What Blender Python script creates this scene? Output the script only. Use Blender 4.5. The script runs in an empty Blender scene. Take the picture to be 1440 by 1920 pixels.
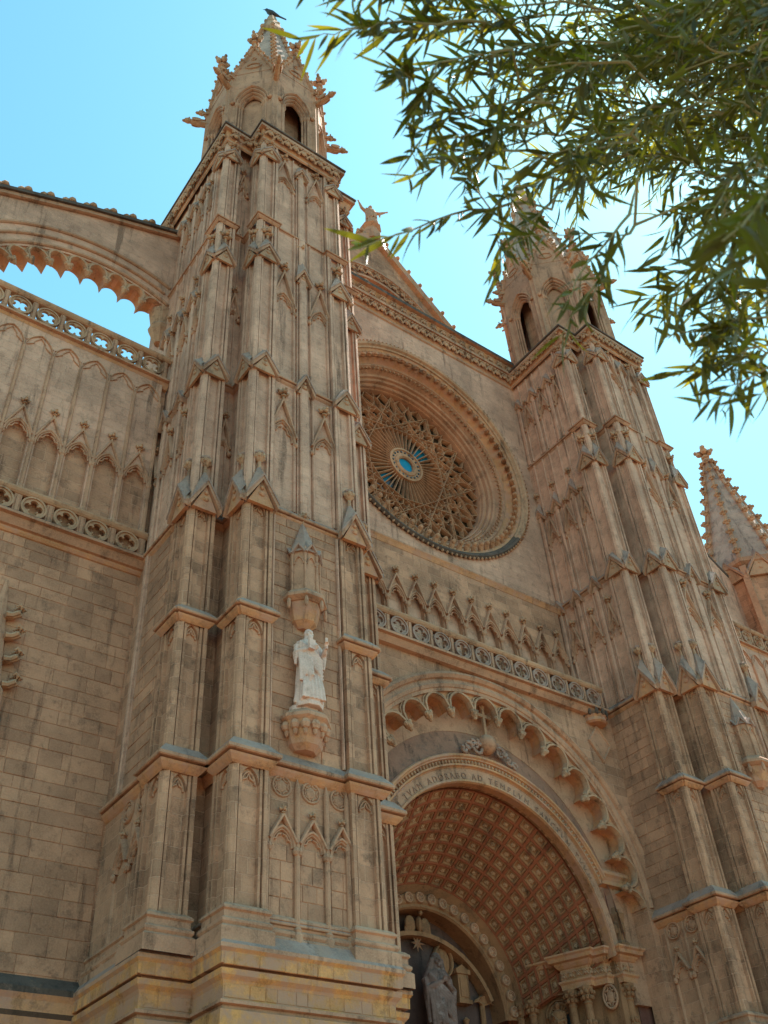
import bpy, math, random
from math import sin, cos, pi, radians, sqrt, atan2, hypot
from mathutils import Matrix, Vector
random.seed(7)
scene = bpy.context.scene
COL = scene.collection

# ------------------------------------------------------------------ camera
cam_d = bpy.data.cameras.new("camera")
cam = bpy.data.objects.new("camera", cam_d)
COL.objects.link(cam)
YAW, PIT, ROLL, FPX = radians(51.136), radians(40.7146), radians(-4.2923), 1828.66
fw = Vector((cos(YAW)*cos(PIT), sin(YAW)*cos(PIT), sin(PIT)))
rt0 = Vector((sin(YAW), -cos(YAW), 0)); up0 = rt0.cross(fw)
rt = cos(ROLL)*rt0 + sin(ROLL)*up0
up = -sin(ROLL)*rt0 + cos(ROLL)*up0
cam.matrix_world = Matrix(((rt.x, up.x, -fw.x, 0), (rt.y, up.y, -fw.y, 0), (rt.z, up.z, -fw.z, 0), (0, 0, 0, 1)))
cam_d.sensor_fit = 'VERTICAL'; cam_d.sensor_height = 24.0; cam_d.lens = 24.0*FPX/1920.0
cam_d.clip_start = 0.05; cam_d.clip_end = 5000
cam_d.dof.use_dof = True; cam_d.dof.focus_distance = 40.0; cam_d.dof.aperture_fstop = 4.0
scene.camera = cam

# ------------------------------------------------------------------ sky, sun, exposure
SUN_EL, SUN_AZ = radians(60.0), radians(5.0)           # azimuth from +X towards +Y
w = bpy.data.worlds.new("World"); scene.world = w; w.use_nodes = True
nt = w.node_tree; bg = nt.nodes["Background"]
sky = nt.nodes.new("ShaderNodeTexSky"); sky.sky_type = 'NISHITA'; sky.sun_disc = False
sky.sun_elevation = SUN_EL; sky.sun_rotation = pi/2 - SUN_AZ
sky.air_density = 1.0; sky.dust_density = 0.35; sky.ozone_density = 1.0; sky.altitude = 50
tint = nt.nodes.new("ShaderNodeMix"); tint.data_type = 'RGBA'; tint.blend_type = 'MULTIPLY'
tint.inputs[0].default_value = 1.0; tint.inputs[7].default_value = (0.56, 0.94, 0.78, 1)
nt.links.new(sky.outputs[0], tint.inputs[6]); nt.links.new(tint.outputs[2], bg.inputs[0])
bg.inputs[1].default_value = 0.145
sl = bpy.data.lights.new("sun", 'SUN'); sl.energy = 4.6; sl.angle = radians(0.53); sl.color = (1.0, 0.93, 0.82)
sun = bpy.data.objects.new("sun", sl); COL.objects.link(sun)
sd = Vector((cos(SUN_EL)*cos(SUN_AZ), cos(SUN_EL)*sin(SUN_AZ), sin(SUN_EL)))
sun.rotation_euler = (-sd).to_track_quat('-Z', 'Y').to_euler(); sun.location = (60, 20, 90)
scene.view_settings.view_transform = 'Standard'; scene.view_settings.look = 'None'
scene.view_settings.exposure = 1.5; scene.view_settings.gamma = 1.0
scene.view_settings.use_curve_mapping = False
scene.cycles.use_denoising = True
scene.cycles.max_bounces = 8; scene.cycles.diffuse_bounces = 4; scene.cycles.transparent_max_bounces = 4

# ------------------------------------------------------------------ materials
MATS = {}
def nodes_of(name):
    m = bpy.data.materials.new(name); m.use_nodes = True
    return m, m.node_tree.nodes, m.node_tree.links, m.node_tree.nodes["Principled BSDF"]
def mathn(n, l, op, a, b=None):
    x = n.new("ShaderNodeMath"); x.operation = op
    for i, v in enumerate((a, b)):
        if v is None: continue
        if hasattr(v, 'links'): l.new(v, x.inputs[i])
        else: x.inputs[i].default_value = v
    return x.outputs[0]
def mixc(n, l, fac, a, b, mode='MIX'):
    x = n.new("ShaderNodeMix"); x.data_type = 'RGBA'; x.blend_type = mode
    for i, v in ((0, fac), (6, a), (7, b)):
        if hasattr(v, 'links'): l.new(v, x.inputs[i])
        elif i == 0: x.inputs[0].default_value = v
        else: x.inputs[i].default_value = (v[0], v[1], v[2], 1)
    return x.outputs[2]
def ramp(n, l, fac, p0, p1):
    x = n.new("ShaderNodeMapRange"); x.inputs[1].default_value = p0; x.inputs[2].default_value = p1
    l.new(fac, x.inputs[0]); return x.outputs[0]
def noise(n, l, vec, scale, detail=4, rough=.6):
    x = n.new("ShaderNodeTexNoise"); x.inputs["Scale"].default_value = scale
    x.inputs["Detail"].default_value = detail; x.inputs["Roughness"].default_value = rough
    l.new(vec, x.inputs["Vector"]); return x.outputs["Fac"]
def stone(name, base, dark=None, spot=None, courses=True, bw=.78, bh=.42, mortar=.45, perobj=False, rough=.9, bump=.9, spot_lo=.58, spot_hi=.74, soft=False, grime=.55):
    m, n, l, b = nodes_of(name)
    g = n.new("ShaderNodeNewGeometry")
    sp = n.new("ShaderNodeSeparateXYZ"); l.new(g.outputs["Position"], sp.inputs[0])
    sn = n.new("ShaderNodeSeparateXYZ"); l.new(g.outputs["True Normal"], sn.inputs[0])
    side = mathn(n, l, 'GREATER_THAN', mathn(n, l, 'ABSOLUTE', sn.outputs[0]), mathn(n, l, 'ABSOLUTE', sn.outputs[1]))
    mx = n.new("ShaderNodeMix"); l.new(side, mx.inputs[0]); l.new(sp.outputs[0], mx.inputs[2]); l.new(sp.outputs[1], mx.inputs[3])
    dark = dark or tuple(c*.45 for c in base)
    n1 = noise(n, l, g.outputs["Position"], .55, 5, .62)
    n2 = noise(n, l, g.outputs["Position"], 3.2, 5, .65)
    n3 = noise(n, l, g.outputs["Position"], 22, 4, .7)
    mp = n.new("ShaderNodeMapping"); mp.inputs["Scale"].default_value = (2.2, 2.2, .22); l.new(g.outputs["Position"], mp.inputs[0])
    n4 = noise(n, l, mp.outputs[0], 1.0, 5, .65)
    c = mixc(n, l, ramp(n, l, n1, .38, .62), tuple(x*.76 for x in base), tuple(min(1, x*1.16) for x in base))
    n5 = noise(n, l, g.outputs["Position"], 1.3, 6, .7)
    c = mixc(n, l, mathn(n, l, 'MULTIPLY', ramp(n, l, n5, .555, .64), grime), c, tuple((x*.7+y*.3)*.9 for x, y in zip(dark, (.075, .07, .06))))
    c = mixc(n, l, mathn(n, l, 'MULTIPLY', ramp(n, l, n2, .54, .70), .5), c, dark)
    c = mixc(n, l, mathn(n, l, 'MULTIPLY', ramp(n, l, n4, .565, .67), .8), c, tuple(x*.75 for x in dark))
    c = mixc(n, l, mathn(n, l, 'MULTIPLY', ramp(n, l, n3, .42, .62), .28), c, tuple(min(1, x*1.5) for x in base))
    hgt = mathn(n, l, 'ADD', mathn(n, l, 'MULTIPLY', n3, .5), n2)
    if courses:
        row = mathn(n, l, 'FLOOR', mathn(n, l, 'DIVIDE', sp.outputs[2], bh))
        wn = n.new("ShaderNodeTexWhiteNoise"); wn.noise_dimensions = '1D'; l.new(row, wn.inputs["W"])
        u = mathn(n, l, 'ADD', mx.outputs[0], mathn(n, l, 'MULTIPLY', wn.outputs[0], bw))
        u = mathn(n, l, 'ADD', u, mathn(n, l, 'MULTIPLY', n2, .03))
        zz = mathn(n, l, 'ADD', sp.outputs[2], mathn(n, l, 'MULTIPLY', n2, .03))
        cb = n.new("ShaderNodeCombineXYZ"); l.new(u, cb.inputs[0]); l.new(zz, cb.inputs[1])
        br = n.new("ShaderNodeTexBrick"); l.new(cb.outputs[0], br.inputs["Vector"])
        br.inputs["Scale"].default_value = 1; br.inputs["Brick Width"].default_value = bw; br.inputs["Row Height"].default_value = bh
        br.inputs["Mortar Size"].default_value = .011; br.inputs["Mortar Smooth"].default_value = .4
        br.inputs["Color1"].default_value = (.90, .89, .88, 1) if soft else (.72, .70, .68, 1); br.inputs["Color2"].default_value = (1.08, 1.07, 1.06, 1) if soft else (1.2, 1.16, 1.12, 1)
        br.inputs["Mortar"].default_value = (1, 1, 1, 1)
        c = mixc(n, l, .8, c, br.outputs["Color"], 'MULTIPLY')
        c = mixc(n, l, mathn(n, l, 'MULTIPLY', br.outputs["Fac"], mortar), c, tuple(min(.8, x*1.6+.05) for x in base))
        hgt = mathn(n, l, 'SUBTRACT', hgt, mathn(n, l, 'MULTIPLY', br.outputs["Fac"], .6))
    if perobj:
        oi = n.new("ShaderNodeObjectInfo")
        cc = n.new("ShaderNodeMix"); cc.data_type = 'RGBA'; l.new(oi.outputs["Random"], cc.inputs[0])
        cc.inputs[6].default_value = (.82, .80, .79, 1); cc.inputs[7].default_value = (1.12, 1.09, 1.06, 1)
        c = mixc(n, l, 1.0, c, cc.outputs[2], 'MULTIPLY')
    if spot:
        c = mixc(n, l, ramp(n, l, noise(n, l, g.outputs["Position"], 1.7, 6, .7), spot_lo, spot_hi), c, spot)
    l.new(c, b.inputs["Base Color"]); b.inputs["Roughness"].default_value = rough
    b.inputs["Specular IOR Level"].default_value = .25
    bp = n.new("ShaderNodeBump"); bp.inputs["Strength"].default_value = bump; bp.inputs["Distance"].default_value = .03
    l.new(hgt, bp.inputs["Height"]); l.new(bp.outputs[0], b.inputs["Normal"])
    MATS[name] = m; return m
SAND = (0.435, 0.225, 0.138)
stone('sandstone', SAND, dark=(.14, .068, .042))
stone('sandstone_plain', SAND, dark=(.14, .068, .042), courses=False)
stone('sandstone_block', SAND, dark=(.17, .085, .055), courses=False, perobj=True)
stone('mortar', (0.466, 0.296, 0.226), courses=False)
stone('ochre_stone', (.50, .24, .12), dark=(.19, .085, .045), spot=(.47, .24, .16), courses=False, spot_lo=.45, spot_hi=.62)
stone('plinth_ochre', (.55, .255, .09), dark=(.16, .07, .03), spot=(.42, .22, .14), courses=False, spot_lo=.40, spot_hi=.56)
stone('sandstone_fine', (.54, .298, .205), dark=(.17, .09, .058), mortar=.15, soft=True, grime=.3)  # fainter coursing; paler colour stands in for brighter light on upper stages
stone('ochre_block', (.53, .25, .10), dark=(.15, .07, .032), spot=(.42, .22, .14), courses=False, spot_lo=.42, spot_hi=.58, perobj=True)
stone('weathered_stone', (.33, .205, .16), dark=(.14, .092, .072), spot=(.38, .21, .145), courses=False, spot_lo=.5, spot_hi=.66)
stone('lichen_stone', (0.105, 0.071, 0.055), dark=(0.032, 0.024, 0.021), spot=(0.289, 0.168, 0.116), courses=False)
stone('carved_stone', (.43, .24, .145), dark=(.11, .06, .038), courses=False, bump=.9)
stone('spire_stone', (.42, .27, .21), dark=(.13, .088, .07), courses=False, bump=1.0)
stone('marble', (.66, .44, .36), dark=(.30, .17, .12), courses=False, bump=.2, grime=.15)
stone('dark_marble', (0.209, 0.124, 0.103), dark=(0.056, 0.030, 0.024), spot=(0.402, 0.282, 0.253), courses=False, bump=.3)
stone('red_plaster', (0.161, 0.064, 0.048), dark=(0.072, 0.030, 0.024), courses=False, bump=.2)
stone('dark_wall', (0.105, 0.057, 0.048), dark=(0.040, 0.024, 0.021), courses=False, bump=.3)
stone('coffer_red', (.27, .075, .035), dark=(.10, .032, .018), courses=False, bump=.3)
stone('coffer_stone', (.30, .14, .07), dark=(.09, .042, .022), courses=False, bump=.6)
stone('tracery_stone', (.44, .235, .135), dark=(.14, .075, .045), courses=False, bump=.6)
stone('letter_paint', (.28, .155, .105), courses=False, bump=.1)
stone('plaza_paving', (.17, .105, .062), bw=.9, bh=.6, mortar=.3)
def plain(name, col, rough=.5, metal=0, spec=.5):
    m, n, l, b = nodes_of(name); b.inputs["Base Color"].default_value = (*col, 1)
    b.inputs["Roughness"].default_value = rough; b.inputs["Metallic"].default_value = metal
    b.inputs["Specular IOR Level"].default_value = spec
    g = n.new("ShaderNodeNewGeometry"); f = noise(n, l, g.outputs["Position"], 6, 4)
    l.new(mixc(n, l, f, tuple(c*.7 for c in col), tuple(min(1, c*1.3) for c in col)), b.inputs["Base Color"])
    MATS[name] = m
plain('bird_black_niche_shade', (.02, .02, .025), .5)
plain('blue_glass', (.008, .20, .33), .35, 0, .15)
plain('bronze_glass', (.055, .035, .022), .25)
plain('bark', (.16, .12, .085), .85)
plain('twig', (.28, .24, .10), .7)
def leafmat(name, col, back):
    m, n, l, b = nodes_of(name)
    oi = n.new("ShaderNodeNewGeometry"); rnd = oi.outputs["Random Per Island"]
    c = mixc(n, l, rnd, tuple(x*.65 for x in col), tuple(x*1.35 for x in col))
    c = mixc(n, l, oi.outputs["Backfacing"], c, back)
    l.new(c, b.inputs["Base Color"]); b.inputs["Roughness"].default_value = .42
    b.inputs["Specular IOR Level"].default_value = .22
    tr = n.new("ShaderNodeBsdfTranslucent")
    tc = mixc(n, l, mathn(n, l, 'POWER', rnd, 2.5), (.12, .13, .005), (.62, .52, .02)); l.new(tc, tr.inputs[0])
    mx = n.new("ShaderNodeMixShader"); mx.inputs[0].default_value = .33
    l.new(b.outputs[0], mx.inputs[1]); l.new(tr.outputs[0], mx.inputs[2])
    l.new(mx.outputs[0], n["Material Output"].inputs[0]); MATS[name] = m
leafmat('leaf', (.036, .036, .006), (.075, .066, .019))

# ------------------------------------------------------------------ mesh helpers
class MB:
    def __init__(s): s.v = []; s.f = []; s.m = []
    def add(s, vs, fs, mi=0):
        o = len(s.v); s.v += [tuple(p) for p in vs]
        for f in fs: s.f.append([i+o for i in f]); s.m.append(mi)
        return s
    def box(s, x0, x1, y0, y1, z0, z1, mi=0):
        return s.add([(x0,y0,z0),(x1,y0,z0),(x1,y1,z0),(x0,y1,z0),(x0,y0,z1),(x1,y0,z1),(x1,y1,z1),(x0,y1,z1)],
                     [(0,3,2,1),(4,5,6,7),(0,1,5,4),(1,2,6,5),(2,3,7,6),(3,0,4,7)], mi)
    def loft(s, rings, closed=True, cap=True, mi=0):
        n = len(rings[0]); vs = [p for r in rings for p in r]; fs = []
        for i in range(len(rings)-1):
            for j in range(n if closed else n-1):
                k = (j+1) % n
                fs.append((i*n+j, i*n+k, (i+1)*n+k, (i+1)*n+j))
        if cap and closed:
            fs.append(tuple(range(n))[::-1]); fs.append(tuple((len(rings)-1)*n+j for j in range(n)))
        return s.add(vs, fs, mi)
    def prism(s, poly, ax, a0, a1, mi=0):
        if ax == 'z': R = [[(p[0], p[1], a) for p in poly] for a in (a0, a1)]
        elif ax == 'y': R = [[(p[0], a, p[1]) for p in poly] for a in (a0, a1)]
        else: R = [[(a, p[0], p[1]) for p in poly] for a in (a0, a1)]
        return s.loft(R, mi=mi)
    def tube(s, pts, r, n=6, mi=0):
        pts = [Vector(p) for p in pts]; R = []
        for i, p in enumerate(pts):
            d = (pts[min(i+1, len(pts)-1)] - pts[max(i-1, 0)]).normalized()
            a = Vector((0, 0, 1)) if abs(d.z) < .9 else Vector((1, 0, 0))
            u = d.cross(a).normalized(); v = d.cross(u)
            rr = r[i] if isinstance(r, (list, tuple)) else r
            R.append([p + (u*cos(2*pi*k/n) + v*sin(2*pi*k/n))*rr for k in range(n)])
        return s.loft(R, mi=mi)
    def ball(s, c, r, n=8, m=5, mi=0):
        rx, ry, rz = r if isinstance(r, (list, tuple)) else (r, r, r)
        R = []
        for i in range(m+1):
            t = pi*(i/m) ; t = min(max(t, .12), pi-.12)
            R.append([(c[0]+rx*sin(t)*cos(2*pi*k/n), c[1]+ry*sin(t)*sin(2*pi*k/n), c[2]-rz*cos(t)) for k in range(n)])
        return s.loft(R, mi=mi)
    def lathe(s, c, prof, n=10, mi=0, closed=True):      # prof: (r,z) about a vertical axis
        return s.loft([[(c[0]+r*cos(2*pi*k/n+pi/n), c[1]+r*sin(2*pi*k/n+pi/n), c[2]+z) for k in range(n)] for r, z in prof], mi=mi)
    def bar(s, path, w, y0, y1, closed=False, front=.5, mi=0):
        # moulding along a path in the x-z plane; back at y0 (wall), front at y1 (outward = smaller y)
        n = len(path); R = []
        for i in range(n):
            if closed: a, b = path[i-1], path[(i+1) % n]
            else: a, b = path[max(i-1, 0)], path[min(i+1, n-1)]
            dx, dz = b[0]-a[0], b[1]-a[1]; L = hypot(dx, dz) or 1
            nx, nz = -dz/L, dx/L
            k = 1.0
            if 0 < i < n-1 or closed:
                e1 = (path[i][0]-path[i-1][0], path[i][1]-path[i-1][1]); l1 = hypot(*e1) or 1
                k = min(2.0, 1/max(.3, abs((-e1[1]*nx + e1[0]*nz)/l1)))
            x, z = path[i]; h = w/2*k; g = h*front
            ym = y0+(y1-y0)*.45
            R.append([(x+nx*h, y0, z+nz*h), (x+nx*h, ym, z+nz*h), (x+nx*g, y1, z+nz*g), (x-nx*g, y1, z-nz*g), (x-nx*h, ym, z-nz*h), (x-nx*h, y0, z-nz*h)])
        if closed: R.append(R[0])
        return s.loft(R, closed=True, cap=not closed, mi=mi)
    def course(s, path, prof, closed=False, mis=None, cap=True):
        # moulding profile (out,z) carried round a plan path; outward is to the right of travel
        n = len(path); R = []
        for i in range(n):
            def dirn(a, b):
                L = hypot(b[0]-a[0], b[1]-a[1]) or 1; return ((b[0]-a[0])/L, (b[1]-a[1])/L)
            if closed: d0, d1 = dirn(path[i-1], path[i]), dirn(path[i], path[(i+1) % n])
            else:
                d0 = dirn(path[i-1], path[i]) if i else None; d1 = dirn(path[i], path[i+1]) if i < n-1 else None
                d0 = d0 or d1; d1 = d1 or d0
            n0 = (d0[1], -d0[0]); n1 = (d1[1], -d1[0]); q = 1 + n0[0]*n1[0] + n0[1]*n1[1]
            mxy = ((n0[0]+n1[0])/max(q, .2), (n0[1]+n1[1])/max(q, .2))
            R.append([(path[i][0]+mxy[0]*o, path[i][1]+mxy[1]*o, z) for o, z in prof])
        if closed: R.append(R[0])
        m = len(prof)
        for j in range(m-1):
            vs = []; fs = []
            for r in R: vs += [r[j], r[j+1]]
            for i in range(len(R)-1): fs.append((2*i, 2*i+1, 2*i+3, 2*i+2))
            s.add(vs, fs, mis[j] if mis else 0)
        if cap and not closed:
            s.add(R[0], [tuple(range(m))]); s.add(R[-1], [tuple(range(m))[::-1]])
        return s
    def revolve(s, cx, cz, prof, a0, a1, n, mis=None, closed=False):
        # profile (r,y) swung about the y axis through (cx,cz), angles from +x, counter-clockwise towards +z
        m = len(prof); R = []
        for i in range(n+1):
            t = a0 + (a1-a0)*i/n
            R.append([(cx+r*cos(t), y, cz+r*sin(t)) for r, y in prof])
        for j in range(m if closed else m-1):
            k = (j+1) % m; vs = []; fs = []
            for r in R: vs += [r[j], r[k]]
            for i in range(n): fs.append((2*i, 2*i+1, 2*i+3, 2*i+2))
            s.add(vs, fs, mis[j] if mis else 0)
        return s
    def mesh(s, name, mats, smooth=False):
        me = bpy.data.meshes.new(name); me.from_pydata(s.v, [], s.f)
        for mm in (mats if isinstance(mats, (list, tuple)) else [mats]): me.materials.append(MATS[mm])
        if len(me.materials) > 1: me.polygons.foreach_set("material_index", s.m)
        if smooth: me.polygons.foreach_set("use_smooth", [True]*len(me.polygons))
        me.update(); return me

WM = {}
def thing(name, label, cat, loc, group=None):
    o = bpy.data.objects.new(name, None); COL.objects.link(o); o.location = loc
    o.empty_display_size = .2
    WM[o] = Matrix.Translation(loc); o['label'] = label; o['category'] = cat
    if group: o['group'] = group
    return o
def put(name, me, parent, M=None):
    o = bpy.data.objects.new(name, me); COL.objects.link(o)
    M = M or Matrix.Identity(4); WM[o] = M
    if parent: o.parent = parent; o.matrix_local = WM[parent].inverted() @ M
    else: o.matrix_world = M
    return o
def part(name, mb, mats, parent, smooth=False):
    T = Matrix.Translation(WM[parent].translation)
    p = WM[parent].translation
    mb.v = [(a-p.x, b-p.y, c-p.z) for a, b, c in mb.v]
    return put(name, mb.mesh(name, mats, smooth), parent, T)
def TR(x, y, z, rot=0, sc=1):
    M = Matrix.Translation((x, y, z)) @ Matrix.Rotation(rot, 4, 'Z')
    if sc != 1: M = M @ (Matrix.Diagonal((*sc, 1)) if isinstance(sc, tuple) else Matrix.Scale(sc, 4))
    return M
def copy_tree(o, parent=None, off=None):
    c = o.copy(); COL.objects.link(c)
    WM[c] = WM[o].copy()
    if parent: c.parent = parent
    if off: c.location = o.location + Vector(off)
    for ch in list(o.children): copy_tree(ch, c)
    return c
def arch_pts(w, h, n=8):
    R = (w*w/4 + h*h)/w; L = []
    cxr = w/2 - R                         # centre for the right arc
    a1 = math.acos(max(-1, min(1, (0-cxr)/R)))
    for i in range(n+1):
        a = a1*i/n; L.append((cxr+R*cos(a), R*sin(a)))
    return [(-x, z) for x, z in L] + L[::-1][1:]
CACHE = {}
def cached(key, fn):
    if key not in CACHE: CACHE[key] = fn()
    return CACHE[key]

# ---- small carved pieces, local frame: x along the wall, -y out of the wall, z up
def crocket_me():
    def f():
        b = MB(); b.ball((0, 0, .02), (.09, .09, .07), 7, 4); b.ball((.09, 0, .09), (.075, .07, .07), 6, 4)
        b.ball((-.09, 0, .09), (.075, .07, .07), 6, 4); b.ball((0, -.09, .09), (.07, .075, .07), 6, 4); b.ball((0, .07, .12), (.08, .07, .07), 6, 4)
        b.ball((0, 0, .17), (.06, .06, .06), 6, 4)
        return b.mesh('crocket', 'carved_stone')
    return cached('crocket', f)
def finial_me():
    def f():
        b = MB(); b.lathe((0, 0, 0), [(.05, -.05), (.05, .22), (.13, .25), (.13, .29), (.06, .33), (.05, .40)], 8)
        for k in range(4):
            a = k*pi/2; b.ball((.15*cos(a), .15*sin(a), .46), (.11, .11, .10), 7, 4); b.ball((.24*cos(a), .24*sin(a), .53), .065, 6, 4)
        b.ball((0, 0, .54), (.11, .11, .12), 7, 4); b.ball((0, 0, .70), (.075, .075, .10), 6, 4)
        return b.mesh('finial', 'carved_stone')
    return cached('finial', f)
def bud_me():
    def f():
        b = MB(); b.lathe((0, 0, 0), [(.07, -.1), (.06, .2), (.10, .24), (.17, .34), (.20, .46), (.15, .50)], 8, 1)
        for k in range(6):
            a = k*pi/3; b.ball((.16*cos(a), .16*sin(a), .42), (.07, .07, .10), 6, 4, 1)
        b.ball((0, 0, .56), (.19, .19, .11), 9, 5, 0)
        return b.mesh('finial', ['weathered_stone', 'carved_stone'])
    return cached('bud', f)
def gablet_me(w_, h, d, H, t=.16, up=True):
    def f():
        b = MB(); a = w_/2
        b.prism([(-a, 0), (0, h), (a, 0), (a, -t*1.5), (a-.02, -t*1.6), (0, h-t*1.5), (-a+.02, -t*1.6), (-a, -t*1.5)][::-1], 'y', -d, 0, 1)
        # inverted V hood (front face stone) with steep weathered roof above
        b.add([(-a, -d, 0), (0, -d, h), (0, .12, H), (-a*.55, .12, h*.7), (a, -d, 0), (a*.55, .12, h*.7)], [(0, 1, 2), (0, 2, 3), (1, 4, 2), (4, 5, 2)], 0)
        b.prism([(-a+.12, -t*1.4), (0, h-t*1.5), (a-.12, -t*1.4)], 'y', -d*.55, 0, 2)
        b.prism([(-a-.01, .02), (0, h+.03), (a+.01, .02), (a+.01, -.09), (0, h-.08), (-a-.01, -.09)][::-1], 'y', -d-.03, -d+.05, 0)
        b.ball((0, -d*.6, h*.2), (.12, .06, .10), 6, 4, 2); b.ball((0, -d*.6, h*.45), (.08, .06, .08), 6, 4, 2)
        return b.mesh('gablet', ['weathered_stone', 'sandstone_plain', 'carved_stone' if up else 'ochre_stone'])
    return cached(('gablet', w_, h, d, H, up), f)
def blind_gable_me(w_, za, zg, d=.16):
    # pointed arch moulding springing at z=0 (apex za) under a straight gable (apex zg), hung on little corbels
    def f():
        b = MB(); ar = arch_pts(w_-.12, za, 7)
        b.bar(ar, .10, 0, -d*.7); b.bar([(x*.82, z*.9-.02) for x, z in ar], .05, 0, -d*.45)
        b.bar([(-w_/2+.01, za*.25), (0, zg)], .10, 0, -d); b.bar([(w_/2-.01, za*.25), (0, zg)], .10, 0, -d*1.02)
        # cusps
        for sx in (-1, 1):
            b.bar([(sx*w_*.36, za*.28), (sx*w_*.22, za*.34), (sx*w_*.15, za*.55), (sx*w_*.03, za*.62)], .05, 0, -d*.45)
            b.ball((sx*w_/2*.96, -d*.5, -.08), (.09, .09, .12), 7, 4)
        return b.mesh('blind_gable', 'sandstone_plain')
    return cached(('bg', round(w_, 2), round(za, 2), round(zg, 2)), f)
def blind_gable(parent, x, y, z, rot, w_, za, zg, fin=.8):
    o = put('blind_gable', blind_gable_me(w_, za, zg), parent, TR(x, y, z, rot))
    put('finial', finial_me(), o, WM[o] @ TR(0, -.10, zg-.06, 0, fin))
    return o
def block_me(l, h, d):
    def f():
        b = MB(); c = .012; a, k = l/2, h/2
        b.add([(-a, 0, -k), (a, 0, -k), (a, 0, k), (-a, 0, k), (-a, -d+c, -k), (a, -d+c, -k), (a, -d+c, k), (-a, -d+c, k),
               (-a+c, -d, -k+c), (a-c, -d, -k+c), (a-c, -d, k-c), (-a+c, -d, k-c)],
              [(0, 1, 5, 4), (1, 2, 6, 5), (2, 3, 7, 6), (3, 0, 4, 7), (4, 5, 9, 8), (5, 6, 10, 9), (6, 7, 11, 10), (7, 4, 8, 11), (8, 9, 10, 11)])
        return b
    return f()
def ashlar(parent, x, y, z0, z1, u0, u1, rot, course=.42, blen=.8, mat='sandstone_block', d=.05, skip=None, seed=1):
    # individual ashlar stones on a wall plane; u runs along local x from the point (x,y)
    R = random.Random(seed); nrow = max(1, round((z1-z0)/course)); z = z0
    hs = [R.choice((.85, 1, 1, 1.15)) for _ in range(nrow)]; s = (z1-z0)/sum(hs)
    for r in range(nrow):
        h = hs[r]*s; u = u0 - R.random()*blen*.6 ; first = True
        while u < u1-.02:
            L = blen*R.choice((.6, .8, 1.0, 1.0, 1.2, 1.45)); a = max(u, u0); e = min(u+L, u1)
            if u1-e < .18: e = u1
            if e-a > .06 and not (skip and skip((a+e)/2, z+h/2)):
                l_ = round((e-a-.016)/.04)*.04 if e-a > .3 else e-a-.016
                me = cached(('blk', mat, round(e-a-.016, 2), round(h, 2), d), lambda: block_me(e-a-.014, h-.014, d).mesh('stone_block', mat))
                c_, s_ = cos(rot), sin(rot); uu = (a+e)/2; dep = R.uniform(-.006, .006)
                put('stone_block', me, parent, TR(x+c_*uu - s_*dep, y+s_*uu + c_*dep, z+h/2, rot))
            u = e
        z += h

# ------------------------------------------------------------------ ground
GZ = -1.65
b = MB(); b.add([(-600, -600, GZ), (600, -600, GZ), (600, 600, GZ), (-600, 600, GZ)], [(0, 1, 2, 3)])
o = put('plaza_ground', b.mesh('plaza_ground', 'plaza_paving'), None); o['kind'] = 'structure'
o['label'] = 'pale paved plaza in front of the cathedral'; o['category'] = 'ground'

# ------------------------------------------------------------------ corner tower
AX, AY = 13.17, 24.2
PITCH = 21.75
mxx = lambda x: 2*AX - x
def mirror(path): return path + [(mxx(x), y) for x, y in path[::-1]]
tower = thing('corner_tower', 'tall sandstone corner tower left of the rose window with white statue on its front', 'tower', (AX, AY, GZ), 'towers flanking the west front')
def full_path(g):
    gx, gy = .6*g, g
    return mirror([(9.68+gx, 28.2), (9.68+gx, 22.5), (9.5+gx, 22.5), (9.5+gx, 21.45+gy*.6), (10.47, 21.45+gy*.6), (10.47, 22.05), (10.97+gx, 22.05),
                   (10.97+gx, 21.2), (10.82+gx, 21.2), (10.82+gx, 20.25+gy), (11.88, 20.25+gy), (11.88, 20.47+gy)])
def core_path(g):
    gx, gy = .6*g, g
    return mirror([(9.68+gx, 28.2), (9.68+gx, 22.05), (11.02+gx, 22.05), (11.02+gx, 20.47+gy)])
def simple_path(g, e=0):
    gx, gy = .6*g, g
    return mirror([(9.5+gx+e, 28.2), (9.5+gx+e, 21.45+gy*.6+e), (10.85+gx+e, 21.45+gy*.6+e), (10.85+gx+e, 20.25+gy+e)])
G = {1: 0, 2: .03, 3: .14, 4: .22, 5: .36}
STAGE = {1: (GZ, 11.8), 2: (11.8, 20.7), 3: (20.7, 27.2), 4: (27.2, 36.9), 5: (36.9, 44.3)}
for k, (z0, z1) in STAGE.items():
    part('wall', MB().prism(core_path(G[k]), 'z', z0, z1), 'sandstone' if k < 3 else 'sandstone_fine', tower)
# plinth
pp = mirror([(9.65, 28.2), (9.65, 21.75), (10.95, 21.75), (10.95, 20.33)])
b = MB().course(pp, [(-.02, 7.50), (.30, 7.10), (.33, 7.07), (.33, 6.98), (.27, 6.91), (.26, 6.66), (.10, 6.65), (.10, 6.59), (.25, 6.57), (.23, 6.45), (.15, 6.36), (.12, 6.28), (.12, 5.98), (.21, 5.95), (.21, 5.88), (.10, 5.86), (.10, 5.8), (.2, 5.76), (.22, 5.2), (.35, GZ)],
               mis=[1, 1, 0, 2, 2, 0, 0, 2, 2, 2, 2, 2, 0, 0, 0, 0, 2, 2, 0])
plinth = part('plinth', b, ['sandstone_plain', 'weathered_stone', 'plinth_ochre', 'lichen_stone'], tower)
ashlar(plinth, 0, 20.33-.235, 6.63, 6.90, 10.74, 15.60, 0, .27, .55, 'ochre_block', .04, seed=3)
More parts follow.
